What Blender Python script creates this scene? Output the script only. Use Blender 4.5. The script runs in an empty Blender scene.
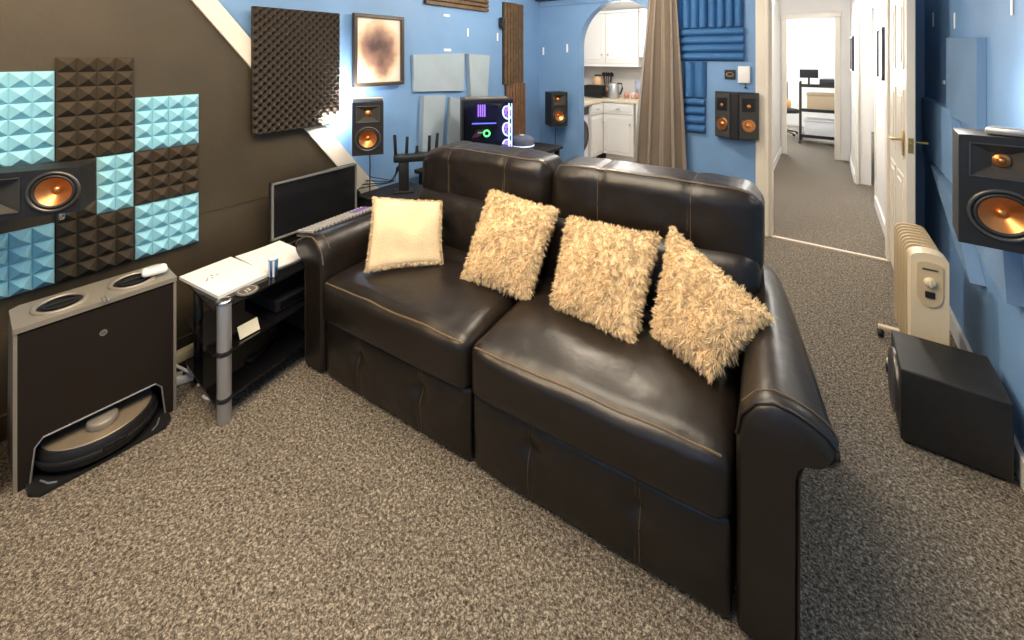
import bpy, bmesh, math, random
from math import sin, cos, pi, radians, sqrt, atan2
from mathutils import Vector, Matrix, noise
random.seed(7)
SC = bpy.context.scene
COL = SC.collection
# ------------------------------------------------------------------ camera, world, exposure
CAM_H = 1.5
YAW = 36.0
F = 430.0
cd = bpy.data.cameras.new('camera')
cam = bpy.data.objects.new('camera', cd)
COL.objects.link(cam)
cam.location = (0, 0, CAM_H)
cam.rotation_euler = (radians(90), 0, radians(YAW))
cd.sensor_fit = 'HORIZONTAL'
cd.sensor_width = 36.0
cd.lens = 36.0 * F / 1024.0
cd.shift_y = -(320 - 56) / 1024.0
cd.clip_start = 0.05
SC.camera = cam
SC.view_settings.view_transform = 'Standard'
SC.view_settings.look = 'None'
SC.view_settings.gamma = 1
SC.view_settings.use_curve_mapping = False
SC.view_settings.exposure = 0.35
wd = bpy.data.worlds.new('world')
SC.world = wd
wd.use_nodes = True
wd.node_tree.nodes['Background'].inputs[0].default_value = (0.8, 0.88, 1, 1)
wd.node_tree.nodes['Background'].inputs[1].default_value = 0.4


def lamp(name, loc, power, color, size=0.2, rot=(0, 0, 0), shape='DISK', sy=None, spread=None):
    l = bpy.data.lights.new(name, 'AREA')
    l.energy = power
    l.color = color
    l.shape = shape
    l.size = size
    if sy:
        l.shape = 'RECTANGLE'
        l.size_y = sy
    if spread:
        l.spread = spread
    o = bpy.data.objects.new(name, l)
    COL.objects.link(o)
    o.location = loc
    o.rotation_euler = rot
    return o


def bulb(name, loc, power, color, r=0.06):
    l = bpy.data.lights.new(name, 'POINT')
    l.energy = power
    l.color = color
    l.shadow_soft_size = r
    o = bpy.data.objects.new(name, l)
    COL.objects.link(o)
    o.location = loc
    return o


WARM = (1.0, 0.86, 0.68)
bulb('bulb_back_room', (-1.45, 2.95, 2.15), 50, WARM, 0.09)
bulb('bulb_front_room', (-1.55, -0.15, 2.15), 46, (1.0, 0.72, 0.43), 0.12)
lamp('ceiling_fill', (-1.0, 0.9, 2.38), 50, (1.0, 0.86, 0.66), 1.2, (0, 0, 0), sy=1.6)  # added soft fill under the ceiling, lifts the right wall; no fitting here
lamp('rear_cool_fill', (-0.1, -1.42, 1.45), 12, (0.9, 0.95, 1.0), 1.8, (radians(-90), 0, 0), sy=1.3)  # unseen cool fill added behind the camera; the back wall has no window
bulb('bulb_kitchen', (-2.0, 5.1, 1.95), 34, (1.0, 0.96, 0.92), 0.12)
bulb('bulb_hall', (-0.05, 5.4, 2.2), 46, (1.0, 0.95, 0.9), 0.12)
lamp('bedroom_window_light', (-1.27, 10.95, 1.6), 120, (0.92, 0.96, 1.0), 0.7, (radians(-90), 0, 0), sy=1.2)

# ------------------------------------------------------------------ materials
MATS = {}


def mat(name, color, rough=0.6, metal=0.0, bump=0.0, bscale=60, var=0.0, vscale=4, spec=0.5,
        emit=None, es=0.0, trans=0.0, coat=0.0, detail=3, color2=None, alpha=1.0, sheen=0.0):
    if name in MATS:
        return MATS[name]
    m = bpy.data.materials.new(name)
    m.use_nodes = True
    nt = m.node_tree
    b = nt.nodes['Principled BSDF']
    b.inputs['Roughness'].default_value = rough
    b.inputs['Metallic'].default_value = metal
    b.inputs['Specular IOR Level'].default_value = spec
    b.inputs['Coat Weight'].default_value = coat
    b.inputs['Transmission Weight'].default_value = trans
    b.inputs['Alpha'].default_value = alpha
    b.inputs['Sheen Weight'].default_value = sheen
    tc = nt.nodes.new('ShaderNodeTexCoord')
    n = nt.nodes.new('ShaderNodeTexNoise')
    n.inputs['Scale'].default_value = vscale
    n.inputs['Detail'].default_value = detail
    nt.links.new(tc.outputs['Object'], n.inputs['Vector'])
    r = nt.nodes.new('ShaderNodeValToRGB')
    c2 = color2 or tuple(min(1, c * (1 + var)) for c in color)
    c1 = color if color2 else tuple(c * (1 - var) for c in color)
    r.color_ramp.elements[0].color = (*c1, 1)
    r.color_ramp.elements[1].color = (*c2, 1)
    r.color_ramp.elements[0].position = 0.35
    r.color_ramp.elements[1].position = 0.65
    nt.links.new(n.outputs['Fac'], r.inputs['Fac'])
    nt.links.new(r.outputs['Color'], b.inputs['Base Color'])
    if bump:
        n2 = nt.nodes.new('ShaderNodeTexNoise')
        n2.inputs['Scale'].default_value = bscale
        n2.inputs['Detail'].default_value = 4
        nt.links.new(tc.outputs['Object'], n2.inputs['Vector'])
        bp = nt.nodes.new('ShaderNodeBump')
        bp.inputs['Strength'].default_value = bump
        bp.inputs['Distance'].default_value = 0.01
        nt.links.new(n2.outputs['Fac'], bp.inputs['Height'])
        nt.links.new(bp.outputs['Normal'], b.inputs['Normal'])
    if emit:
        b.inputs['Emission Color'].default_value = (*emit, 1)
        b.inputs['Emission Strength'].default_value = es
    MATS[name] = m
    return m


def carpet_mat():
    m = bpy.data.materials.new('carpet')
    m.use_nodes = True
    nt = m.node_tree
    b = nt.nodes['Principled BSDF']
    b.inputs['Roughness'].default_value = 0.95
    b.inputs['Specular IOR Level'].default_value = 0.15
    tc = nt.nodes.new('ShaderNodeTexCoord')
    n = nt.nodes.new('ShaderNodeTexNoise')
    n.inputs['Scale'].default_value = 105
    n.inputs['Detail'].default_value = 5
    n.inputs['Roughness'].default_value = 0.95
    n.inputs['Distortion'].default_value = 0.6
    nt.links.new(tc.outputs['Object'], n.inputs['Vector'])
    r = nt.nodes.new('ShaderNodeValToRGB')
    e = r.color_ramp.elements
    e[0].position = 0.39
    e[0].color = (0.030, 0.025, 0.020, 1)
    e[1].position = 0.62
    e[1].color = (0.60, 0.53, 0.43, 1)
    x = e.new(0.5)
    x.color = (0.150, 0.125, 0.097, 1)
    nt.links.new(n.outputs['Fac'], r.inputs['Fac'])
    nt.links.new(r.outputs['Color'], b.inputs['Base Color'])
    v = nt.nodes.new('ShaderNodeTexNoise')
    v.inputs['Scale'].default_value = 220
    v.inputs['Detail'].default_value = 2
    nt.links.new(tc.outputs['Object'], v.inputs['Vector'])
    bp = nt.nodes.new('ShaderNodeBump')
    bp.inputs['Strength'].default_value = 0.9
    bp.inputs['Distance'].default_value = 0.008
    nt.links.new(v.outputs['Fac'], bp.inputs['Height'])
    nt.links.new(bp.outputs['Normal'], b.inputs['Normal'])
    return m


CARPET = carpet_mat()
BLUE = mat('blue_paint', (0.165, 0.315, 0.56), 0.55, bump=0.08, bscale=90, var=0.03)
NAVY = mat('navy_paint', (0.012, 0.03, 0.06), 0.6)
BLUEFOAM = mat('dark_blue_foam', (0.035, 0.135, 0.33), 0.75, bump=0.2, bscale=200, var=0.08)
GREYBLUE = mat('grey_blue_felt', (0.15, 0.26, 0.43), 0.9, bump=0.2, bscale=150, var=0.05)
PALEFELT = mat('pale_grey_blue_felt', (0.33, 0.41, 0.48), 0.9, bump=0.2, bscale=150, var=0.05)
BROWN = mat('brown_paint', (0.048, 0.036, 0.020), 0.55, bump=0.12, bscale=25, var=0.12, vscale=3)
CREAM = mat('cream_gloss_paint', (0.78, 0.72, 0.62), 0.35, var=0.02)
WHITE = mat('white_paint', (0.80, 0.78, 0.75), 0.6, var=0.02)
CEIL = mat('ceiling_white', (0.8, 0.8, 0.78), 0.8)
LEATHER = mat('dark_brown_leather', (0.0125, 0.0085, 0.006), 0.37, bump=0.22, bscale=17, var=0.15, vscale=9, spec=0.55)
STITCH = mat('tan_stitching', (0.13, 0.085, 0.045), 0.6)
BLACK = mat('black_plastic', (0.012, 0.012, 0.013), 0.4)
MATTE = mat('matte_black', (0.008, 0.008, 0.009), 0.7)
VINYL = mat('dark_woodgrain_vinyl', (0.011, 0.010, 0.0095), 0.5, var=0.25, vscale=30)
COPPER = mat('copper_cone', (0.75, 0.30, 0.10), 0.33, metal=0.9)
RUBBER = mat('black_rubber', (0.02, 0.02, 0.02), 0.5)
RINGM = mat('gunmetal_ring', (0.12, 0.11, 0.10), 0.35, metal=0.8)
HORN = mat('grey_horn', (0.05, 0.047, 0.043), 0.5)
SILVER = mat('brushed_silver', (0.45, 0.45, 0.46), 0.38, metal=0.7)
CHAMP = mat('champagne_grey_plastic', (0.30, 0.27, 0.23), 0.42, metal=0.35)
CHROME = mat('chrome', (0.7, 0.7, 0.7), 0.15, metal=1.0)
BRASS = mat('brass', (0.6, 0.42, 0.16), 0.3, metal=1.0)
GLASSB = mat('black_glass', (0.006, 0.006, 0.007), 0.07, spec=0.6)
PAPER = mat('white_paper', (0.82, 0.82, 0.82), 0.7)
PYRB = mat('light_blue_foam', (0.27, 0.58, 0.72), 0.8, bump=0.1, bscale=300, var=0.04)
PYRD = mat('charcoal_brown_foam', (0.040, 0.028, 0.016), 0.85, bump=0.15, bscale=300, var=0.1)
EGG = mat('black_egg_foam', (0.040, 0.030, 0.022), 0.85, bump=0.2, bscale=300)
SHAG = mat('cream_shag_wool', (0.80, 0.61, 0.36), 0.9, var=0.12, vscale=14, sheen=0.3, spec=0.2)
PLUSH = mat('cream_plush', (0.76, 0.59, 0.37), 0.9, var=0.1, vscale=8, bump=0.4, bscale=120, sheen=0.3, spec=0.2)
WOOD = mat('brown_slat_wood', (0.11, 0.066, 0.03), 0.55, var=0.25, vscale=20)
WOOD2 = mat('reddish_slat_wood', (0.18, 0.095, 0.05), 0.55, var=0.2, vscale=20)
TAUPE = mat('taupe_satin_curtain', (0.25, 0.20, 0.155), 0.33, bump=0.15, bscale=60, var=0.05, sheen=0.3)
SCREEN = mat('dark_screen', (0.010, 0.010, 0.012), 0.22)
HEATC = mat('cream_enamel', (0.60, 0.47, 0.29), 0.4)
HEATP = mat('cream_plastic', (0.74, 0.62, 0.43), 0.4)


# ------------------------------------------------------------------ mesh helpers
class MB:
    def __init__(s):
        s.bm = bmesh.new()

    def raw(s, verts, faces, M=None):
        vs = [s.bm.verts.new((M @ Vector(v)) if M else v) for v in verts]
        for f in faces:
            try:
                s.bm.faces.new([vs[i] for i in f])
            except ValueError:
                pass
        return s

    def box(s, c, d, bev=0.0, rot=None, seg=2):
        t = bmesh.new()
        bmesh.ops.create_cube(t, size=1)
        for v in t.verts:
            v.co = Vector((v.co.x * d[0], v.co.y * d[1], v.co.z * d[2]))
        if bev:
            bmesh.ops.bevel(t, geom=list(t.edges), offset=min(bev, min(d) * 0.49), segments=seg, profile=0.5, affect='EDGES')
        M = Matrix.Translation(c)
        if rot is not None:
            M = M @ (rot if isinstance(rot, Matrix) else Matrix.Rotation(rot, 4, 'Z'))
        s._add(t, M)
        return s

    def _add(s, t, M=Matrix.Identity(4)):
        t.verts.index_update()
        vs = [s.bm.verts.new(M @ v.co) for v in t.verts]
        for f in t.faces:
            try:
                s.bm.faces.new([vs[v.index] for v in f.verts])
            except ValueError:
                pass
        t.free()

    def rbox(s, c, d, r, n=14, fn=None, rot=None):
        """rounded, subdivided box; fn(u,v,w,co) displaces a vertex, u,v,w in -1..1"""
        t = bmesh.new()
        bmesh.ops.create_cube(t, size=1)
        bmesh.ops.subdivide_edges(t, edges=list(t.edges), cuts=n, use_grid_fill=True)
        h = Vector(d) / 2
        for v in t.verts:
            u = Vector((v.co.x * 2, v.co.y * 2, v.co.z * 2))
            p = Vector((u.x * h.x, u.y * h.y, u.z * h.z))
            q = Vector([max(-(h[i] - r), min(h[i] - r, p[i])) for i in range(3)])
            dl = p - q
            if dl.length > 1e-6:
                p = q + dl.normalized() * r
            if fn:
                p = fn(u.x, u.y, u.z, p)
            v.co = p
        M = Matrix.Translation(c)
        if rot is not None:
            M = M @ rot
        s._add(t, M)
        return s

    def prism(s, poly, a, b, axis='Y'):
        """poly of 2d points; axis Y: (x,z) extruded y a..b; X: (y,z); Z: (x,y)"""
        def mk(p, t):
            return {'Y': (p[0], t, p[1]), 'X': (t, p[0], p[1]), 'Z': (p[0], p[1], t)}[axis]
        n = len(poly)
        v1 = [s.bm.verts.new(mk(p, a)) for p in poly]
        v2 = [s.bm.verts.new(mk(p, b)) for p in poly]
        s.bm.faces.new(v1)
        s.bm.faces.new(v2[::-1])
        for i in range(n):
            s.bm.faces.new((v1[i], v2[i], v2[(i + 1) % n], v1[(i + 1) % n]))
        return s

    def tube(s, pts, r, seg=8, caps=True):
        pts = [Vector(p) for p in pts]
        rings = []
        up = Vector((0, 0, 1))
        for i, p in enumerate(pts):
            d = (pts[min(i + 1, len(pts) - 1)] - pts[max(i - 1, 0)]).normalized()
            x = d.cross(up)
            if x.length < 0.05:
                x = d.cross(Vector((0, 1, 0)))
            x.normalize()
            y = x.cross(d)
            rr = r[i] if isinstance(r, (list, tuple)) else r
            rings.append([s.bm.verts.new(p + (x * cos(2 * pi * k / seg) + y * sin(2 * pi * k / seg)) * rr) for k in range(seg)])
        for a, b in zip(rings, rings[1:]):
            for k in range(seg):
                s.bm.faces.new((a[k], a[(k + 1) % seg], b[(k + 1) % seg], b[k]))
        if caps:
            s.bm.faces.new(rings[0][::-1])
            s.bm.faces.new(rings[-1])
        return s

    def lathe(s, prof, M=Matrix.Identity(4), seg=32):
        """prof (r,h) about local Z of M"""
        rings = []
        for r, h in prof:
            if r < 1e-5:
                rings.append([s.bm.verts.new(M @ Vector((0, 0, h)))])
            else:
                rings.append([s.bm.verts.new(M @ Vector((r * cos(2 * pi * k / seg), r * sin(2 * pi * k / seg), h))) for k in range(seg)])
        for a, b in zip(rings, rings[1:]):
            for k in range(seg):
                k2 = (k + 1) % seg
                if len(a) == 1 and len(b) == 1:
                    continue
                if len(a) == 1:
                    s.bm.faces.new((a[0], b[k2], b[k]))
                elif len(b) == 1:
                    s.bm.faces.new((a[k], a[k2], b[0]))
                else:
                    s.bm.faces.new((a[k], a[k2], b[k2], b[k]))
        return s

    def build(s, name, m, parent=None, smooth=False, loc=(0, 0, 0), rz=0):
        bmesh.ops.recalc_face_normals(s.bm, faces=list(s.bm.faces))
        me = bpy.data.meshes.new(name)
        s.bm.to_mesh(me)
        s.bm.free()
        me.materials.append(m)
        if smooth:
            for p in me.polygons:
                p.use_smooth = True
            if smooth != 'all':
                try:
                    me.set_sharp_from_angle(angle=radians(40))
                except Exception:
                    pass
        o = bpy.data.objects.new(name, me)
        COL.objects.link(o)
        if parent:
            o.parent = parent
        o.location = loc
        o.rotation_euler = (0, 0, rz)
        return o


def tag(o, label, cat, group=None, kind=None):
    o['label'] = label
    o['category'] = cat
    if group:
        o['group'] = group
    if kind:
        o['kind'] = kind
    return o


def thing(name, loc, label, cat, rz=0, group=None, rot=None):
    o = bpy.data.objects.new(name, None)
    o.empty_display_size = 0.05
    COL.objects.link(o)
    o.location = loc
    o.rotation_euler = rot if rot else (0, 0, rz)
    return tag(o, label, cat, group)


def struct(o):
    o['kind'] = 'structure'
    return o


RY = Matrix.Rotation(radians(90), 4, 'X')     # local z -> -y (facing front)
LW, RW, AW = -2.6, 0.57, 4.15                 # left wall, right wall, arch wall

# ------------------------------------------------------------------ room shell
struct(MB().box((-1.0, 1.37, -0.02), (4.2, 5.66, 0.04)).build('floor', CARPET))
struct(MB().box((-0.1, 6.0, -0.02), (1.3, 3.6, 0.04)).build('floor', CARPET))
struct(MB().box((0.0, 9.45, -0.02), (3.4, 3.3, 0.04)).build('floor', CARPET))
KFL = mat('kitchen_vinyl', (0.55, 0.50, 0.43), 0.4)
struct(MB().box((-2.0, 5.34, -0.02), (2.6, 2.3, 0.04)).build('floor', KFL))
struct(MB().box((-1.0, 1.3, 2.46), (3.5, 5.9, 0.08)).build('ceiling', CEIL))
struct(MB().box((-2.0, 5.4, 2.46), (2.6, 2.3, 0.08)).build('ceiling', CEIL))
struct(MB().box((0.0, 7.7, 2.47), (3.4, 6.9, 0.08)).build('ceiling', CEIL))
# left wall: blue paint, with the boarded stair side standing proud of it
struct(MB().box((LW - 0.09, 1.37, 1.21), (0.12, 5.66, 2.42)).build('wall_left', BLUE))
diag = [(-1.45, 0.0), (2.06, 0.0), (2.06, 0.22), (0.70, 1.92), (0.31, 2.42), (-1.45, 2.42)]
struct(MB().prism(diag, LW - 0.03, LW - 0.0, 'X').build('wall_stair_side', BROWN))
# thin seam batten in the boarding
struct(MB().prism([(-1.4, 0.688), (1.70, 0.688), (1.70, 0.694), (-1.4, 0.694)], LW, LW + 0.004, 'X').build('trim_1', BROWN))
# cream diagonal string board
struct(MB().prism([(2.06, 0.21), (2.16, 0.27), (0.41, 2.42), (0.30, 2.42)], LW - 0.03, LW + 0.018, 'X').build('trim_2', CREAM))
struct(MB().box((RW + 0.06, 1.37, 1.21), (0.12, 5.66, 2.42)).build('wall_right', BLUE))
struct(MB().box((-1.0, -1.5, 1.21), (3.4, 0.1, 2.42)).build('wall_back', BLUE))
# arch wall
ax, ahw, asp, atop = -1.685, 0.442, 1.60, 2.068
poly = [(LW - 0.1, 0), (ax - ahw, 0)]
for k in range(0, 25):
    t = pi - pi * k / 24
    poly.append((ax + ahw * cos(t), asp + (atop - asp) * sin(t)))
poly += [(ax + ahw, 0), (-0.42, 0), (-0.42, 2.06), (0.42, 2.06), (0.42, 0), (RW + 0.1, 0), (RW + 0.1, 2.42), (LW - 0.1, 2.42)]
struct(MB().prism(poly, AW, AW + 0.12, 'Y').build('wall_arch', BLUE))
# baseboards
struct(MB().box((RW - 0.008, 2.0, 0.05), (0.016, 4.2, 0.10), 0.003).build('baseboard_right', WHITE))
struct(MB().box((-0.83, AW - 0.008, 0.05), (0.80, 0.016, 0.10), 0.003).build('baseboard_arch', WHITE))
struct(MB().box((LW + 0.008, 0.3, 0.05), (0.016, 3.4, 0.10), 0.003).build('baseboard_left', BROWN))
# picture-rail style shelf board over the arch
sh = thing('wall_shelf', (-1.75, AW, 2.115), 'long dark blue wall shelf running above the kitchen arch', 'shelf')
MB().box((0, -0.06, 0.012), (1.72, 0.12, 0.024), 0.003).build('board', NAVY, sh)
MB().box((0, -0.01, -0.03), (1.72, 0.02, 0.06), 0.003).build('rail', BLUE, sh)
b = thing('storage_box', (-2.44, AW - 0.062, 2.14), 'brown box standing on the wall shelf above the small copper-coned speaker', 'box')
MB().box((0, 0, 0.07), (0.14, 0.09, 0.14), 0.006).build('body', WOOD2, b)
MB().box((0, 0, 0.142), (0.146, 0.096, 0.02), 0.004).build('lid', BLACK, b)

# door frame of the hall opening (near)
DF = MB()
for x, w in ((-0.385, 0.07), (0.40, 0.06)):
    DF.box((x, AW + 0.06, 1.02), (w, 0.13, 2.04), 0.004)
DF.box((0.0, AW + 0.06, 2.05), (0.86, 0.13, 0.07), 0.004)
DF.box((-0.425, AW - 0.008, 1.03), (0.09, 0.02, 2.06), 0.008)
DF.box((-0.385, AW - 0.014, 1.03), (0.03, 0.03, 2.06), 0.008)
DF.box((0.435, AW - 0.008, 1.03), (0.07, 0.02, 2.06), 0.008)
DF.box((0.0, AW - 0.008, 2.09), (0.94, 0.02, 0.08), 0.008)
struct(DF.build('door_frame_1', CREAM))
struct(MB().box((0.01, AW + 0.01, 0.004), (0.76, 0.035, 0.010), 0.003).build('trim_3', mat('pale_threshold', (0.65, 0.56, 0.45), 0.4)))
# hall walls
struct(MB().box((-0.62, 6.05, 1.21), (0.14, 3.56, 2.42)).build('wall_hall_left', WHITE))
struct(MB().box((0.49, 4.95, 1.21), (0.14, 1.36, 2.42)).build('wall_hall_right', WHITE))
struct(MB().box((0.37, 7.16, 1.21), (0.14, 1.36, 2.42)).build('wall_hall_right', WHITE))
struct(MB().box((0.60, 6.05, 1.21), (0.06, 0.9, 2.42)).build('wall_hall_right', WHITE))
for i, (x, y0, y1) in enumerate(((0.412, 4.3, 5.63), (0.292, 6.48, 7.78))):
    struct(MB().box((x, (y0 + y1) / 2, 0.05), (0.016, y1 - y0, 0.10), 0.003).build('baseboard_hall', WHITE))
struct(MB().box((-0.542, 6.05, 0.05), (0.016, 3.5, 0.10), 0.003).build('baseboard_hall', WHITE))
# closed door in the hall recess with casing
dr = MB()
dr.box((0.425, 5.66, 1.03), (0.03, 0.07, 2.06), 0.006)
dr.box((0.31, 6.46, 1.03), (0.03, 0.07, 2.06), 0.006)
struct(dr.build('door_frame_2', CREAM))
d2 = MB()
d2.box((0.545, 6.05, 1.0), (0.04, 0.78, 2.0), 0.004)
for (yy, zz, hy, hz) in ((5.87, 1.45, 0.24, 0.8), (6.23, 1.45, 0.24, 0.8), (5.87, 0.52, 0.24, 0.65), (6.23, 0.52, 0.24, 0.65)):
    d2.box((0.523, yy, zz), (0.012, hy, hz), 0.005)
struct(d2.build('door_2', WHITE))
# end of hall
ends = [(-0.72, 0), (-0.52, 0), (-0.52, 2.07), (0.12, 2.07), (0.12, 0), (0.5, 0), (0.5, 2.42), (-0.72, 2.42)]
struct(MB().prism(ends, 7.8, 7.9, 'Y').build('wall_hall_end', WHITE))
df = MB()
for x in (-0.5, 0.155):
    df.box((x, 7.79, 1.03), (0.07, 0.03, 2.06), 0.005)
df.box((-0.17, 7.79, 2.10), (0.74, 0.03, 0.07), 0.005)
struct(df.build('door_frame_3', CREAM))
# bedroom / far room shell
struct(MB().box((0.0, 11.1, 1.21), (3.4, 0.1, 2.42)).build('wall_bedroom_back', WHITE))
struct(MB().box((-1.65, 9.5, 1.21), (0.1, 3.3, 2.42)).build('wall_bedroom_left', WHITE))
struct(MB().box((0.95, 9.5, 1.21), (0.1, 3.3, 2.42)).build('wall_bedroom_right', WHITE))
struct(MB().prism([(-1.7, 0), (-0.62, 0), (-0.62, 2.42), (-1.7, 2.42)], 7.8, 7.9, 'Y').build('wall_bedroom_front', WHITE))
# open white door standing at right angle against the right wall
dd = MB()
dl, dy0 = 0.76, 3.37
dd.box((0, 0, 1.0), (0.04, dl, 1.98), 0.004)
for yy in (-0.18, 0.18):
    for zz, hz in ((1.62, 0.42), (1.08, 0.42), (0.46, 0.62)):
        for sx in (-1,):
            dd.box((sx * 0.021, yy, zz), (0.010, 0.25, hz), 0.005)
            dd.box((sx * 0.026, yy, zz), (0.010, 0.17, hz - 0.08), 0.005)
door = struct(dd.build('door_1', CREAM, loc=(0.405, dy0 + dl / 2, 0.01)))
hb = MB()
hb.box((-0.026, -0.30, 0.97), (0.008, 0.035, 0.15), 0.004)
hb.tube([(-0.03, -0.30, 0.99), (-0.075, -0.30, 0.99), (-0.078, -0.28, 0.99), (-0.078, -0.19, 0.985)], 0.008)
hb.build('door_handle', BRASS, door, True)
hb = MB()
hb.box((0, -0.381, 0.97), (0.024, 0.004, 0.09), 0.002)
hb.box((0.0, -0.386, 0.98), (0.012, 0.012, 0.02), 0.003)
hb.tube([(0.02, -0.30, 0.98), (0.08, -0.30, 0.98), (0.08, -0.22, 0.98)], 0.007)
hb.build('door_latch', BRASS, door)

# kitchen shell
KT = mat('kitchen_wall', (0.74, 0.71, 0.66), 0.6)
struct(MB().box((-2.0, 6.45, 1.21), (2.7, 0.1, 2.42)).build('wall_kitchen_back', KT))
struct(MB().box((-3.25, 5.34, 1.21), (0.1, 2.2, 2.42)).build('wall_kitchen_left', KT))
struct(MB().box((-0.76, 5.34, 1.21), (0.1, 2.2, 2.42)).build('wall_kitchen_right', KT))

# ------------------------------------------------------------------ sofa
sofa = thing('leather_sofa', (-1.045, 1.185, 0), 'dark brown two seat leather recliner sofa with scroll arms', 'sofa', radians(4.6))


def rpt(u, v, w, d, r):
    h = Vector(d) / 2
    p = Vector((u * h.x, v * h.y, w * h.z))
    q = Vector([max(-(h[i] - r), min(h[i] - r, p[i])) for i in range(3)])
    dl = p - q
    return q + dl.normalized() * r if dl.length > 1e-6 else p


def wrinkle(p, amp, sc, seed):
    n = noise.noise(Vector((p.x * sc + seed, p.y * sc, p.z * sc + seed * 0.7)))
    n2 = noise.noise(Vector((p.x * sc * 2.6 + seed, p.y * sc * 2.6, p.z * sc * 2.6)))
    return amp * (n + 0.45 * n2)


MB().box((0, 0.46, 0.16), (1.70, 0.72, 0.26), 0.01).box((0, 0.78, 0.42), (1.70, 0.20, 0.74), 0.03).build('frame', LEATHER, sofa)
prof = [(0.0, 0.02), (0.0, 0.52), (0.012, 0.575), (0.045, 0.617), (0.085, 0.634), (0.125, 0.630), (0.165, 0.615), (0.198, 0.596),
        (0.217, 0.574), (0.219, 0.553), (0.207, 0.535), (0.185, 0.524), (0.163, 0.520), (0.147, 0.503), (0.139, 0.47), (0.137, 0.02)]


def arm(side):
    t = MB()
    ys = [-0.012, -0.004, 0.012, 0.03, 0.1, 0.25, 0.4, 0.55, 0.7, 0.82, 0.88, 0.90]
    ins = [0.020, 0.008, 0.001, 0.0, 0, 0, 0, 0, 0, 0, 0.008, 0.03]
    cx, cz = 0.08, 0.35
    rings = []
    for y, i in zip(ys, ins):
        ring = []
        for (x, z) in prof:
            k = 1 - i / 0.30
            tt = max(0, y) / 0.9
            xs_ = x * (1 - 0.50 * tt) if z > 0.4 else x * (1 - 0.22 * tt)
            xx = cx * (1 - 0.5 * tt) + (xs_ - cx * (1 - 0.5 * tt)) * (1 - i / 0.12)
            zz = cz + (z - cz) * k if z > 0.1 else z
            if z > 0.5:
                zz += 0.005 * sin(y * 5) - 0.02 * tt
            w = wrinkle(Vector((xx, y, zz)), 0.003, 6, side * 3)
            ring.append(t.bm.verts.new((side * (0.86 + xx + w), y, zz + w)))
        rings.append(ring)
    n = len(prof)
    for a, b in zip(rings, rings[1:]):
        for k in range(n):
            t.bm.faces.new((a[k], a[(k + 1) % n], b[(k + 1) % n], b[k]))
    t.bm.faces.new(rings[0])
    t.bm.faces.new(rings[-1][::-1])
    o = t.build('armrest', LEATHER, sofa, True)
    p = MB()
    pts = [(side * (0.86 + 0.08 + (x - 0.08) * 0.985), -0.004, 0.35 + (z - 0.35) * 0.985) for x, z in prof[1:]]
    p.tube(pts, 0.0035, 6)
    p.build('arm_piping', STITCH if side < 0 else LEATHER, o, True)
    s2 = MB()
    s2.tube([(side * (0.86 + x), 0.040, z + 0.001) for x, z in prof[2:10]], 0.0018, 5)
    s2.build('arm_stitching', STITCH, o, True)
    return o


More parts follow.
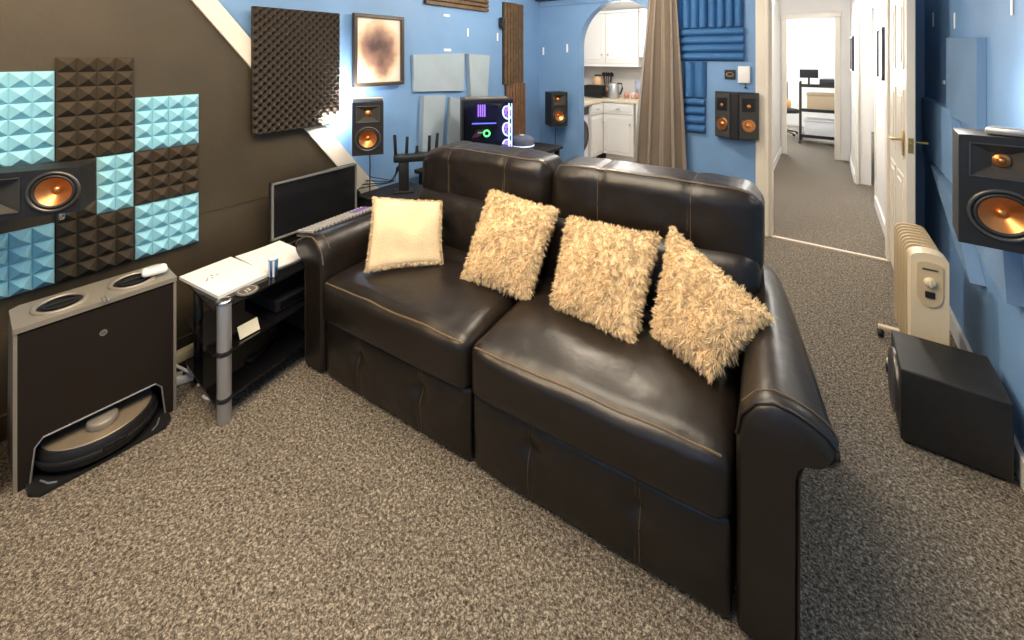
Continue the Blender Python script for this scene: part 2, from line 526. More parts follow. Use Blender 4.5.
arm(-1)
arm(1)
for k, cx in enumerate((-0.4275, 0.4275)):
    sd = k * 11.3

    def seatfn(u, v, w, p, sd=sd):
        top = max(0, w)
        bulge = (1 - u ** 4) * (1 - abs(v) ** 3)
        p = p.copy()
        p.z += 0.030 * top * bulge - 0.012 * top * math.exp(-((v - 0.35) / 0.1) ** 2) * bulge
        if v < -0.3:
            p.y -= 0.018 * (1 - u ** 4) * (1 - w * w)
        # tuft dimples
        for tx in (-0.42, 0.42):
            dd_ = ((u - tx) / 0.09) ** 2 + ((v - 0.35) / 0.12) ** 2
            p.z -= 0.022 * top * math.exp(-dd_)
        q = wrinkle(p, 0.006, 6, sd)
        p.z += q * top
        p.x *= 1 - 0.006 * abs(q) / 0.006
        return p
    s = MB().rbox((cx, 0.30, 0.365), (0.85, 0.66, 0.20), 0.045, 34, seatfn).build('seat_cushion', LEATHER, sofa, 'all')
    st = MB()
    ym = -0.02
    pts = []
    for i in range(35):
        u = -0.97 + 1.94 * i / 34
        q = seatfn(u, -1, 1, rpt(u, -1, 1, (0.85, 0.66, 0.20), 0.045))
        pts.append((cx + q.x, 0.30 + q.y, 0.365 + q.z))
    st.tube(pts, 0.0038, 6)
    st.build('seat_piping', STITCH, s, True)

    def ftfn(u, v, w, p, sd=sd):
        p = p.copy()
        if v < 0:
            g = 0
            for tx in (-0.42, 0.42):
                g -= 0.012 * math.exp(-((u - tx) / 0.035) ** 2)
                g -= 0.022 * math.exp(-(((u - tx) / 0.10) ** 2 + ((w - 0.35) / 0.25) ** 2))
            p.y -= 0.022 * (1 - u ** 6) * (1 - w * w) + g * (1 - w * w)
            p.y += wrinkle(p, 0.004, 8, sd + 5)
        return p
    FZ, FD = 0.139, (0.845, 0.18, 0.268)
    f = MB().rbox((cx, 0.09, FZ), FD, 0.018, 34, ftfn).build('footrest', LEATHER, sofa, 'all')
    for tx in (-0.42, 0.42):
        st = MB()
        for dx in (-0.007, 0.007):
            pts = []
            for i in range(22):
                w = -0.95 + 1.9 * i / 21
                uu = tx + dx / 0.4225
                q = ftfn(uu, -1, w, rpt(uu, -1, w, FD, 0.018))
                pts.append((cx + q.x, 0.09 + q.y - 0.0006, FZ + q.z))
            st.tube(pts, 0.0016, 5)
        st.build('footrest_stitching', STITCH, f, True)

    def lumfn(u, v, w, p, sd=sd):
        p = p.copy()
        if v < 0:
            p.y -= 0.045 * (1 - u ** 4) * (1 - w * w)
            for tx in (-0.42, 0.42):
                p.y += 0.03 * math.exp(-(((u - tx) / 0.12) ** 2 + ((w + 0.1) / 0.3) ** 2))
        p.y += wrinkle(p, 0.008, 6, sd + 9)
        return p
    R = Matrix.Rotation(radians(-12), 4, 'X')
    wx = 0.05 * k
    bk = MB().rbox((cx + wx / 2, 0.665, 0.56), (0.845 + wx, 0.22, 0.36), 0.07, 30, lumfn, R).build('backrest', LEATHER, sofa, 'all')

    def headfn(u, v, w, p, sd=sd, k=k):
        p = p.copy()
        e = 1 - u ** 6
        p.z += (0.018 * e if w > 0 else 0)
        p.y -= (0.02 * e if v < 0 else 0)
        # drooping outer corner
        uo = (-u if k == 0 else u)
        if w > 0:
            p.z -= 0.055 * max(0, uo - 0.55) ** 1.5 / 0.45 ** 1.5 * w * (1.1 if k == 0 else 0.15)
        for tx in (-0.42, 0.42):
            gl = 0.007 * math.exp(-((u - tx) / 0.03) ** 2)
            if v < 0:
                p.y += gl
            if w > 0:
                p.z -= gl
        q = wrinkle(p, 0.006 + 0.006 * abs(u) ** 3, 6, sd + 21)
        q2 = wrinkle(Vector((p.x * 3.0, p.y, p.z * 0.8)), 0.006 * (0.3 + abs(u) ** 4), 9, sd + 3)
        p.y += q + q2
        p.z += 0.5 * q
        return p
    HX, HD = cx + wx / 2 + 0.005 * k, (0.86 + wx, 0.27, 0.33)
    hd = MB().rbox((HX, 0.755, 0.80), HD, 0.07, 34, headfn).build('headrest', LEATHER, sofa, 'all')
    for tx in (-0.42, 0.42):
        st = MB()
        for dx in (-0.006, 0.006):
            pts = []
            for (v, w) in [(-1, -0.85 + 1.85 * i / 16) for i in range(17)] + [(-1 + 1.6 * i / 8, 1) for i in range(1, 9)]:
                uu = tx + dx / 0.43
                q = headfn(uu, v, w, rpt(uu, v, w, HD, 0.07))
                pts.append((HX + q.x, 0.755 + q.y, 0.80 + q.z))
            st.tube(pts, 0.0016, 5)
        st.build('headrest_stitching', STITCH, hd, True)
    st = MB()
    pts = []
    for i in range(31):
        u = -0.96 + 1.92 * i / 30
        q = headfn(u, -0.7, 1, rpt(u, -0.7, 1, HD, 0.07))
        pts.append((HX + q.x, 0.755 + q.y, 0.80 + q.z))
    st.tube(pts, 0.003, 6)
    st.build('headrest_piping', STITCH, hd, True)


# ------------------------------------------------------------------ pillows
def pillow(name, cs, label, shag, thick=0.12, seed=0, nst=15000, sl=0.021):
    """cs = four world corners TL, TR, BR, BL"""
    cs = [Vector(c) for c in cs]
    base = sum(cs, Vector()) / 4
    root = thing(name, (base.x, base.y, min(c.z for c in cs)), label, 'cushion')
    o0 = root.location
    cs = [c - o0 for c in cs]
    nrm = (cs[1] - cs[3]).cross(cs[0] - cs[2]).normalized()
    if nrm.y > 0:
        nrm = -nrm
    N = 30

    def surf(u, v, sgn):
        pin = 1 - 0.045 * (1 - (2 * u - 1) ** 2)
        pin2 = 1 - 0.045 * (1 - (2 * v - 1) ** 2)
        uu = 0.5 + (u - 0.5) * pin2
        vv = 0.5 + (v - 0.5) * pin
        p = (cs[0] * (1 - uu) + cs[1] * uu) * (1 - vv) + (cs[3] * (1 - uu) + cs[2] * uu) * vv
        a, b = 1 - (2 * u - 1) ** 2, 1 - (2 * v - 1) ** 2
        h = (max(0, a) * max(0, b)) ** 0.42 * thick / 2
        nn = noise.noise(Vector((u * 3 + seed, v * 3, sgn)))
        return p + nrm * sgn * h * (1 + 0.28 * nn)
    t = MB()
    grid = {}
    for sgn in (1, -1):
        for i in range(N + 1):
            for j in range(N + 1):
                if sgn < 0 and (i in (0, N) or j in (0, N)):
                    grid[sgn, i, j] = grid[1, i, j]
                else:
                    grid[sgn, i, j] = t.bm.verts.new(surf(i / N, j / N, sgn))
        for i in range(N):
            for j in range(N):
                t.bm.faces.new((grid[sgn, i, j], grid[sgn, i + 1, j], grid[sgn, i + 1, j + 1], grid[sgn, i, j + 1]))
    m = SHAG if shag else PLUSH
    t.build('cover', m, root, 'all')
    rnd = random.Random(seed)
    pl = MB()
    verts, faces = [], []
    cu = (cs[1] - cs[0]).normalized()
    cv = (cs[3] - cs[0]).normalized()
    cl = {}
    for q in range(nst):
        edge = rnd.random() < (0.25 if shag else 1.0)
        if edge:
            e = rnd.random()
            sd_ = rnd.choice('abcd')
            u, v = {'a': (e, 0.01), 'b': (e, 0.99), 'c': (0.01, e), 'd': (0.99, e)}[sd_]
            out = {'a': -cv, 'b': cv, 'c': -cu, 'd': cu}[sd_]
            sgn = rnd.choice((1, 1, -1))
            u = min(1, max(0, u + rnd.uniform(-.02, .02)))
            v = min(1, max(0, v + rnd.uniform(-.02, .02)))
        else:
            u, v = rnd.random(), rnd.random()
            sgn = 1 if rnd.random() < 0.85 else -1
            out = Vector((0, 0, 0))
        p = surf(u, v, sgn)
        # locks: strands near each other lean the same way
        cl_n = Vector((noise.noise(p * 60 + Vector((seed, 0, 0))), noise.noise(p * 60 + Vector((0, seed, 9))), noise.noise(p * 60 + Vector((5, 0, seed)))))
        d = (nrm * sgn * (0.55 if not edge else 0.15) + out * 0.9 + cl_n * 1.1 + Vector((0, 0, -0.35)) +
             Vector((rnd.gauss(0, .2), rnd.gauss(0, .2), rnd.gauss(0, .2)))).normalized()
        L = sl * rnd.uniform(0.6, 1.15) * (1.0 if shag else 0.45)
        wv = d.cross(Vector((rnd.gauss(0, 1), rnd.gauss(0, 1), rnd.gauss(0, 1)))).normalized() * (0.0011 if shag else 0.0008)
        p0 = p - d * 0.002
        p1 = p + d * L * 0.55
        p2 = p + d * L + Vector((0, 0, -0.22 * L)) + cl_n * L * 0.5
        b_ = len(verts)
        verts += [p0 - wv, p0 + wv, p1 + wv, p1 - wv, p2]
        faces += [(b_, b_ + 1, b_ + 2, b_ + 3), (b_ + 3, b_ + 2, b_ + 4)]
    me = bpy.data.meshes.new('pile')
    me.from_pydata([tuple(v) for v in verts], [], faces)
    me.materials.append(m)
    pl.bm.free()
    o = bpy.data.objects.new('pile', me)
    COL.objects.link(o)
    o.parent = root
    return root


def fwd(X, Y, s):   # along the local sofa frame helper
    return (X, Y, s)


pillow('plush_cushion', [(-1.85, 1.35, .785), (-1.60, 1.585, .75), (-1.49, 1.48, .500), (-1.715, 1.21, .505)],
       'flat smooth cream cushion leaning beside the left arm of the sofa', False, 0.10, 1, 6000, 0.022)
pillow('shag_cushion', [(-1.365, 1.70, .82), (-0.995, 1.72, .795), (-1.000, 1.49, .490), (-1.33, 1.45, .495)],
       'upright square shaggy cream cushion right of the smooth flat cushion', True, 0.12, 2)
pillow('shag_cushion', [(-0.930, 1.72, .775), (-0.535, 1.73, .785), (-0.545, 1.47, .490), (-0.890, 1.50, .500)],
       'shaggy cream cushion slouched at the middle, overlapped by the crumpled corner one', True, 0.12, 3)
pillow('shag_cushion', [(-0.505, 1.80, .80), (-0.14, 1.62, .66), (-0.285, 1.44, .515), (-0.495, 1.545, .50)],
       'crumpled shaggy cream cushion turned corner up against the right arm', True, 0.14, 4)

# ------------------------------------------------------------------ pyramid foam tiles (left wall)
PITCH = 0.0625


def pyr_mesh(nx, nz, m, name, dep=0.045):
    t = MB()
    w, h = nx * PITCH, nz * PITCH
    y0 = -0.012
    for i in range(nx):
        for j in range(nz):
            a, b = -w / 2 + i * PITCH, -h / 2 + j * PITCH
            g = 0.001
            t.raw([(a + g, y0, b + g), (a + PITCH - g, y0, b + g), (a + PITCH - g, y0, b + PITCH - g), (a + g, y0, b + PITCH - g), (a + PITCH / 2, -dep, b + PITCH / 2)],
                  [(0, 1, 4), (1, 2, 4), (2, 3, 4), (3, 0, 4)])
    t.box((0, y0 / 2 + 0.001, 0), (w, -y0 - 0.002, h))
    return t.build(name, m)


tiles = [
    # y centre, z centre, nx, nz, colour, label
    (0.203, 1.375, 4, 2, 'b', 'light blue half height pyramid foam tile at the top of the far left column'),
    (0.203, 1.187, 4, 4, 'b', 'light blue pyramid foam tile just above the horizontal copper-coned speaker'),
    (0.203, 0.932, 4, 2, 'b', 'light blue half height foam tile in the shadow directly under the horizontal speaker'),
    (0.203, 0.680, 4, 4, 'b', 'light blue pyramid foam tile, lowest at the left edge above the vacuum station'),
    (0.457, 1.369, 4, 4, 'd', 'dark brown pyramid foam tile, highest of all the tiles'),
    (0.457, 1.1495, 4, 3, 'd', 'dark brown pyramid foam tile under the highest dark tile'),
    (0.394, 0.9280, 2, 4, 'd', 'narrow dark pyramid foam tile behind the right end of the horizontal speaker'),
    (0.518, 0.9280, 2, 4, 'b', 'narrow light blue pyramid foam tile, two pyramids wide'),
    (0.457, 0.6780, 4, 4, 'd', 'dark brown pyramid foam tile low on the wall above the vacuum station'),
    (0.712, 1.1800, 4, 4, 'b', 'light blue pyramid foam tile at the top of the right column'),
    (0.712, 0.9290, 4, 4, 'd', 'dark brown pyramid foam tile between two light blue ones in the right column'),
    (0.712, 0.6780, 4, 4, 'b', 'light blue pyramid foam tile at the foot of the right column'),
]
pc = {}
for (y, z, nx, nz, c, lab) in tiles:
    key = (nx, nz, c)
    if key not in pc:
        o = pyr_mesh(nx, nz, PYRB if c == 'b' else PYRD, 'pyramid_foam_tile')
        pc[key] = o
    else:
        o = pc[key].copy()
        COL.objects.link(o)
    o.location = (LW + 0.001, y, z)
    o.rotation_euler = (radians(random.uniform(-.5, .5)), 0, radians(90))
    tag(o, lab, 'foam tile', 'pyramid foam tiles on the left wall')

# big egg crate panel
t = MB()
nx, nz, w, h = 88, 120, 0.52, 0.712
V = {}
for i in range(nx + 1):
    for j in range(nz + 1):
        x, z = i / nx * w, j / nz * h
        a = (sin(x / w * pi * 22 / 1.0)) * (sin(z / h * pi * 30))
        V[i, j] = t.bm.verts.new((x - w / 2, -0.030 - 0.020 * a, z - h / 2))
for i in range(nx):
    for j in range(nz):
        t.bm.faces.new((V[i, j], V[i + 1, j], V[i + 1, j + 1], V[i, j + 1]))
t.box((0, -0.007, 0), (w, 0.014, h))
for i in range(nx):
    for j, z in ((0, -h / 2), (nz, h / 2)):
        a, b = V[i, j], V[i + 1, j]
        c, d = t.bm.verts.new((b.co.x, -0.012, z)), t.bm.verts.new((a.co.x, -0.012, z))
        t.bm.faces.new((a, b, c, d))
for j in range(nz):
    for i, x in ((0, -w / 2), (nx, w / 2)):
        a, b = V[i, j], V[i, j + 1]
        c, d = t.bm.verts.new((x, -0.012, b.co.z)), t.bm.verts.new((x, -0.012, a.co.z))
        t.bm.faces.new((a, b, c, d))
o = t.build('egg_crate_panel', EGG, None, 'all', (LW + 0.025, 1.340, 1.42), radians(90))
tag(o, 'large dark egg crate foam panel covering part of the diagonal white trim', 'foam panel')


# ------------------------------------------------------------------ speakers
def driver(root, x, z, r, y, name='woofer'):
    M = Matrix.Translation((x, y, z)) @ RY
    o = MB().lathe([(r * 1.16, -0.002), (r * 1.16, 0.004), (r * 1.10, 0.008), (r * 1.0, 0.006), (r * 0.97, 0.0), (r * 0.95, -0.002)], M, 40).build(name, RINGM, root, 'all')
    MB().lathe([(r * 0.96, -0.001), (r * 0.90, 0.006), (r * 0.84, 0.006), (r * 0.78, 0.0)], M, 40).build('surround', RUBBER, o, 'all')
    MB().lathe([(r * 0.79, 0.0), (r * 0.5, -r * 0.24), (r * 0.22, -r * 0.40)], M, 40).build('cone', COPPER, o, 'all')
    MB().lathe([(r * 0.24, -r * 0.42), (r * 0.17, -r * 0.27), (0, -r * 0.22)], M, 24).build('dust_cap', COPPER, o, 'all')
    return o


def horn(root, x, z, w, h, y):
    o = MB()
    d = min(w, h) * 0.35
    iw = min(w, h) * 0.20
    o.raw([(x - w / 2, y, z - h / 2), (x + w / 2, y, z - h / 2), (x + w / 2, y, z + h / 2), (x - w / 2, y, z + h / 2),
           (x - iw, y + d, z - iw), (x + iw, y + d, z - iw), (x + iw, y + d, z + iw), (x - iw, y + d, z + iw)],
          [(0, 1, 5, 4), (1, 2, 6, 5), (2, 3, 7, 6), (3, 0, 4, 7), (4, 5, 6, 7)])
    hh = o.build('horn', HORN, root)
    fr = MB()
    e = 0.004
    fr.box((x, y - 0.001, z + h / 2), (w + e, 0.004, e), 0.001).box((x, y - 0.001, z - h / 2), (w + e, 0.004, e), 0.001)
    fr.box((x - w / 2, y - 0.001, z), (e, 0.004, h + e), 0.001).box((x + w / 2, y - 0.001, z), (e, 0.004, h + e), 0.001)
    fr.build('horn_frame', RINGM, hh)
    M = Matrix.Translation((x, y + d - 0.001, z)) @ RY
    MB().lathe([(iw * 1.0, 0.0), (iw * 0.95, 0.006), (iw * 0.6, 0.002), (iw * 0.5, 0.010), (0, iw * 0.75)], M, 24).build('tweeter', COPPER, hh, 'all')
    return hh


def cab(root, w, h, d, holes, name='cabinet', m=None, fmat=None):
    """cabinet: back box with a baffle frame that is open where horn and cones recess"""
    MB().box((0, d / 2 + 0.025, h / 2), (w, d - 0.05, h), 0.004).build(name, m or VINYL, root)
    # baffle made of a grid of boxes leaving square recess cells
    xs = sorted(set([-w / 2, w / 2] + [v for q in holes for v in (q[0] - q[2] / 2, q[0] + q[2] / 2)]))
    zs = sorted(set([0, h] + [v for q in holes for v in (q[1] - q[3] / 2, q[1] + q[3] / 2)]))
    t = MB()
    for a, b in zip(xs, xs[1:]):
        for c, e in zip(zs, zs[1:]):
            mx, mz = (a + b) / 2, (c + e) / 2
            if any(abs(mx - q[0]) < q[2] / 2 and abs(mz - q[1]) < q[3] / 2 for q in holes):
                continue
            t.box((mx, 0.026, mz), (b - a, 0.052, e - c))
    # round the square cells of the drivers
    for q in holes:
        if len(q) > 4:
            r = q[4]
            n = 32
            for i in range(n):
                a0, a1 = 2 * pi * i / n, 2 * pi * (i + 1) / n

                def sq(a):
                    c_, s_ = cos(a), sin(a)
                    k = (q[2] / 2) / max(abs(c_), abs(s_))
                    return (q[0] + c_ * k, q[1] + s_ * k)
                p = [(q[0] + r * cos(a0), q[1] + r * sin(a0)), sq(a0), sq(a1), (q[0] + r * cos(a1), q[1] + r * sin(a1))]
                t.raw([(x, 0.0, z) for x, z in p] + [(p[0][0], 0.05, p[0][1]), (p[3][0], 0.05, p[3][1])], [(0, 1, 2, 3), (0, 3, 5, 4)])
    return t.build('baffle', fmat or VINYL, root)


def bookshelf(loc, rz, w, h, d, label, group=None, name='bookshelf_speaker'):
    r = thing(name, loc, label, 'speaker', rz, group)
    wr = w * 0.36
    wz = h * 0.31
    hs = w * 0.74
    hz = h * 0.78
    hh = h * 0.30
    cab(r, w, h, d, [(0, wz, wr * 2.1, wr * 2.1, wr), (0, hz, hs, hh)])
    driver(r, 0, wz, wr, 0)
    horn(r, 0, hz, hs, hh, -0.001)
    return r


# left wall speaker
s1 = bookshelf((LW + 0.25, 1.675, 0.868), radians(54), 0.19, 0.335, 0.17,
               'small black speaker on the left wall under the picture, lit by the bar above it')
MB().box((0, 0.20, 0.16), (0.06, 0.07, 0.10), 0.01).build('wall_bracket', BLACK, s1)
MB().tube([(0.01, 0.12, 0.0), (0.012, 0.16, -0.1), (0.01, 0.165, -0.35)], 0.004, 6).build('cable', BLACK, s1)
bl = thing('light_bar', (LW + 0.20, 1.71, 1.212), 'slim grey light bar lying on top of the left wall speaker', 'lamp', radians(54))
MB().box((0, 0, 0.011), (0.19, 0.05, 0.022), 0.008).build('housing', SILVER, bl, True)
MB().box((0, 0.022, 0.013), (0.15, 0.008, 0.014), 0.002).build('diffuser', mat('lit_diffuser', (1, 1, 1), 0.4, emit=(1, 0.97, 0.9), es=6), bl)
# light thrown by the bar onto the wall behind it
lamp('light_bar_glow', (LW + 0.08, 1.58, 1.10), 4, (1.0, 0.97, 0.92), 0.05, (0, radians(90), 0), sy=0.20)
s1b = lamp('light_bar_glow', (LW + 0.12, 1.70, 1.25), 3, (1.0, 0.97, 0.92), 0.05, (0, radians(120), 0), sy=0.18)

# speaker left of the arch
s2 = bookshelf((-2.235, AW - 0.23, 0.765), radians(55), 0.185, 0.355, 0.17,
               'black speaker on the blue wall just left of the kitchen arch')
MB().box((-0.02, 0.16, 0.16), (0.06, 0.09, 0.10), 0.01).build('wall_bracket', BLACK, s2)
MB().tube([(0.02, 0.12, 0.0), (0.022, 0.15, -0.1), (0.02, 0.165, -0.45)], 0.004, 6).build('cable', BLACK, s2)

# big right wall speaker
s3 = bookshelf((0.462, 2.03, 0.88), radians(-5), 0.20, 0.36, 0.18,
               'large black speaker with glowing copper cone on the right wall above the heater')
MB().box((0.08, 0.17, 0.16), (0.04, 0.07, 0.10), 0.01).build('wall_bracket', BLACK, s3)
bl = thing('light_bar', (0.495, 2.08, 1.242), 'silver grey light bar on top of the large right wall speaker', 'lamp', radians(-20))
MB().box((0, 0, 0.012), (0.12, 0.06, 0.024), 0.008).build('housing', SILVER, bl, True)
MB().box((0, 0.027, 0.014), (0.11, 0.008, 0.014), 0.002).build('diffuser', MATS['lit_diffuser'], bl)
bulb('light_bar_glow', (0.36, 2.22, 1.33), 3.2, (1.0, 0.93, 0.82), 0.06)

# horizontal centre speaker, far left
cs_ = thing('centre_speaker', (-2.339, 0.115, 0.928), 'long horizontal black speaker with copper cone in front of the foam tiles', 'speaker', radians(62))
cab(cs_, 0.525, 0.165, 0.13, [(0.19, 0.0825, 0.135, 0.135, 0.064), (0.0, 0.0825, 0.205, 0.12), (-0.19, 0.0825, 0.135, 0.135, 0.064)])
driver(cs_, 0.19, 0.0825, 0.064, 0)
driver(cs_, -0.19, 0.0825, 0.064, 0)
horn(cs_, 0, 0.0825, 0.205, 0.12, -0.001)
MB().box((0, 0.17, 0.08), (0.12, 0.10, 0.08), 0.01).build('wall_bracket', BLACK, cs_)
MB().lathe([(0, -0.03), (0.008, -0.03), (0.010, -0.02), (0.010, 0.0)], Matrix.Translation((0.20, 0.03, 0.0)), 16).build('foot', CHROME, cs_, 'all')

# bipolar surround on the arch wall: two angled faces meeting at a flat centre
sr = thing('surround_speaker', (-0.61, AW, 0.80), 'wide black surround speaker with two angled copper cones beside the door frame', 'speaker')
ww, hh_ = 0.165, 0.39
MB().prism([(-ww, -0.001), (-ww, -0.06), (-0.03, -0.135), (0.03, -0.135), (ww, -0.06), (ww, -0.001)], 0, hh_, 'Z').build('cabinet', VINYL, sr)
MB().box((0, -0.138, 0.195), (0.055, 0.006, 0.385), 0.003).build('centre_panel', BLACK, sr)
for sx in (-1, 1):
    e = bpy.data.objects.new('face', None)
    fa = MB().box((0, -0.003, 0.195), (0.145, 0.006, 0.375), 0.002).build('face_panel', HORN, sr)
    fa.location = (sx * 0.098, -0.099, 0)
    fa.rotation_euler = (0, 0, sx * radians(29))
    bpy.data.objects.remove(e)
    M = Matrix.Translation((0, -0.0065, 0.12)) @ RY
    r = 0.055
    MB().lathe([(r * 1.12, -0.001), (r * 1.10, 0.006), (r * 0.95, 0.004), (r * 0.92, 0.001)], M, 32).build('ring', RINGM, fa, 'all')
    MB().lathe([(r * 0.93, 0.002), (r * 0.84, 0.005), (r * 0.60, 0.0015), (r * 0.26, 0.0004), (r * 0.2, 0.010), (0, 0.014)], M, 32).build('cone', COPPER, fa, 'all')
    MB().box((0, -0.008, 0.29), (0.10, 0.006, 0.11), 0.002).build('horn_plate', BLACK, fa)
    MB().lathe([(0.016, 0), (0.014, 0.006), (0, 0.010)], Matrix.Translation((0, -0.011, 0.28)) @ RY, 20).build('tweeter', COPPER, fa, 'all')

# ------------------------------------------------------------------ picture, wall panels
po = thing('framed_picture', (LW - 0.015, 1.949, 1.5400), 'dark framed hazy brown print hanging on the blue wall above a speaker', 'picture', radians(90))
pw, ph = 0.43, 0.51
t = MB()
fw = 0.026
t.box((0, -0.018, ph / 2 - fw / 2), (pw, 0.03, fw), 0.003).box((0, -0.018, -ph / 2 + fw / 2), (pw, 0.03, fw), 0.003)
t.box((-pw / 2 + fw / 2, -0.018, 0), (fw, 0.03, ph - 2 * fw), 0.003).box((pw / 2 - fw / 2, -0.018, 0), (fw, 0.03, ph - 2 * fw), 0.003)
t.build('frame', mat('dark_brown_frame', (0.035, 0.024, 0.016), 0.4), po)
pm = bpy.data.materials.new('hazy_print')
pm.use_nodes = True
nt = pm.node_tree
bs = nt.nodes['Principled BSDF']
bs.inputs['Roughness'].default_value = 0.35
tc = nt.nodes.new('ShaderNodeTexCoord')
sp = nt.nodes.new('ShaderNodeSeparateXYZ')
nt.links.new(tc.outputs['Object'], sp.inputs[0])


def mth(op, a, b=None, c=None):
    n = nt.nodes.new('ShaderNodeMath')
    n.operation = op
    for i, v in enumerate((a, b, c)):
        if v is None:
            continue
        if isinstance(v, (int, float)):
            n.inputs[i].default_value = v
        else:
            nt.links.new(v, n.inputs[i])
    return n.outputs[0]


nz_ = nt.nodes.new('ShaderNodeTexNoise')
nz_.inputs['Scale'].default_value = 6
nz_.inputs['Detail'].default_value = 3
nt.links.new(tc.outputs['Object'], nz_.inputs['Vector'])
xx = mth('DIVIDE', sp.outputs[0], 0.17)
zz = mth('DIVIDE', mth('ADD', sp.outputs[2], 0.0), 0.20)
rad = mth('ADD', mth('MULTIPLY', xx, xx), mth('MULTIPLY', zz, zz))
val = mth('ADD', mth('MULTIPLY', rad, 0.55), mth('MULTIPLY', mth('SUBTRACT', nz_.outputs['Fac'], 0.5), 1.0))
rp = nt.nodes.new('ShaderNodeValToRGB')
e = rp.color_ramp.elements
e[0].position = 0.0
e[0].color = (0.07, 0.04, 0.035, 1)
e[1].position = 0.75
e[1].color = (0.72, 0.62, 0.52, 1)
q = e.new(0.30)
q.color = (0.30, 0.17, 0.13, 1)
q = e.new(0.5)
q.color = (0.60, 0.42, 0.26, 1)
nt.links.new(val, rp.inputs[0])
nt.links.new(rp.outputs[0], bs.inputs['Base Color'])
MB().box((0, -0.012, 0), (pw - 2 * fw + 0.004, 0.006, ph - 2 * fw + 0.004)).build('print', pm, po)


def wall_poly(pts, x0, th, name, m, lab, cat='wall panel', group=None, side=1):
    """polygonal felt panel on the left (side=1) or right (side=-1) wall; pts are (y, z)"""
    cy = sum(p[0] for p in pts) / len(pts)
    cz = sum(p[1] for p in pts) / len(pts)
    t = MB().prism([(p[0] - cy, p[1] - cz) for p in pts], 0, side * th, 'X')
    o = t.build(name, m, loc=(x0, cy, cz))
    return tag(o, lab, cat, group)


LX = LW - 0.029
g = 'flat felt panels on the left wall'
wall_poly([(2.27, 1.51), (2.86, 1.525), (2.85, 1.19), (2.28, 1.22)], LX, 0.025, 'felt_panel', PALEFELT, 'pale felt panel, top left of the cluster beside the picture', group=g)
wall_poly([(2.90, 1.52), (3.20, 1.505), (3.16, 1.05), (2.93, 1.10)], LX, 0.045, 'felt_panel', PALEFELT, 'pale felt panel, top right of the cluster above the computer', group=g)
wall_poly([(2.36, 1.18), (2.60, 1.17), (2.56, 0.72), (2.34, 0.74)], LX, 0.05, 'felt_panel', PALEFELT, 'narrow felt panel behind the black router aerials', group=g)
wall_poly([(2.68, 1.15), (3.15, 1.02), (3.15, 0.72), (2.66, 0.72)], LX, 0.03, 'felt_panel', PALEFELT, 'felt panel partly hidden behind the glowing computer tower', group=g)
g = 'flat felt panels on the right wall'
wall_poly([(3.30, 1.60), (2.72, 1.58), (2.72, 1.18), (3.30, 1.18)], RW - 0.001, 0.03, 'felt_panel', GREYBLUE, 'upright dark blue felt panel high on the right wall', group=g, side=-1)
BFELT = mat('blue_felt', (0.18, 0.33, 0.56), 0.9, bump=0.2, bscale=150, var=0.05)
wall_poly([(4.0, 1.22), (3.18, 1.215), (3.05, 0.86), (3.05, 0.84), (3.95, 0.86)], RW - 0.001, 0.035, 'felt_panel', BFELT, 'wide blue felt panel between the door edge and the big speaker', group=g, side=-1)
wall_poly([(2.71, 1.165), (2.60, 1.165), (2.45, 0.98), (3.02, 1.0)], RW - 0.001, 0.022, 'felt_panel', BFELT, 'blue felt panel peeking out behind the top of the big speaker', group=g, side=-1)
wall_poly([(3.60, 0.84), (3.12, 0.80), (2.72, 0.50), (2.95, 0.56)], RW - 0.001, 0.05, 'felt_panel', GREYBLUE, 'sloping blue felt panel low behind the heater', group=g, side=-1)
wall_poly([(3.0, 0.82), (2.32, 0.84), (2.27, 0.62), (2.62, 0.665)], RW - 0.001, 0.045, 'felt_panel', GREYBLUE, 'blue felt panel directly beneath the big right speaker', group=g, side=-1)

# adhesive strips left on walls
ST = mat('white_adhesive', (0.9, 0.9, 0.9), 0.5)
strips = [
    ('L', 2.66, 1.848, 0.075, 0.02, 'white strip highest above the felt panel cluster'),
    ('L', 2.67, 1.552, 0.085, 0.022, 'white horizontal strip just above the felt panels'),
    ('L', 2.93, 1.715, 0.02, 0.075, 'white vertical strip left of the brown slat column'),
    ('L', 3.37, 1.69, 0.022, 0.08, 'white vertical strip touching the brown slat column'),
    ('A', -2.575, 1.555, 0.02, 0.085, 'white vertical strip between slat column and arch wall speaker'),
    ('A', -2.27, 1.585, 0.02, 0.09, 'white vertical strip left of the kitchen arch'),
    ('R', 3.84, 1.735, 0.035, 0.09, 'thin white vertical strip nearest the open door'),
    ('R', 3.275, 1.69, 0.022, 0.085, 'thin white vertical strip above the upright felt panel'),
    ('R', 2.40, 1.695, 0.016, 0.085, 'large white vertical strip high above the big speaker'),
    ('R', 3.53, 1.345, 0.05, 0.022, 'small white horizontal strip left of the upright felt panel'),
]
for wl, a, z, w, h, lab in strips:
    if wl == 'L':
        loc, d = (LX + 0.003, a, z), (0.004, w, h)
    elif wl == 'A':
        loc, d = (a, AW - 0.002, z), (w, 0.004, h)
    else:
        loc, d = (RW - 0.003, a, z), (0.004, w, h)
    o = MB().box((0, 0, 0), d, 0.001).build('adhesive_strip', ST, loc=loc)
    tag(o, lab, 'adhesive strip', 'adhesive strips on the blue walls')


# slat columns in the corner
def slat(loc, h, w, m, lab):
    r = thing('slat_panel', loc, lab, 'wall panel', radians(90), 'wooden slat panels by the corner')
    MB().box((0, -0.006, h / 2), (w, 0.012, h)).build('backing', MATTE, r)
    t = MB()
    n = 7
    for i in range(n):
        t.box((-w / 2 + (i + .5) * w / n, -0.02, h / 2), (w / n * 0.72, 0.026, h), 0.002)
    t.build('slats', m, r)


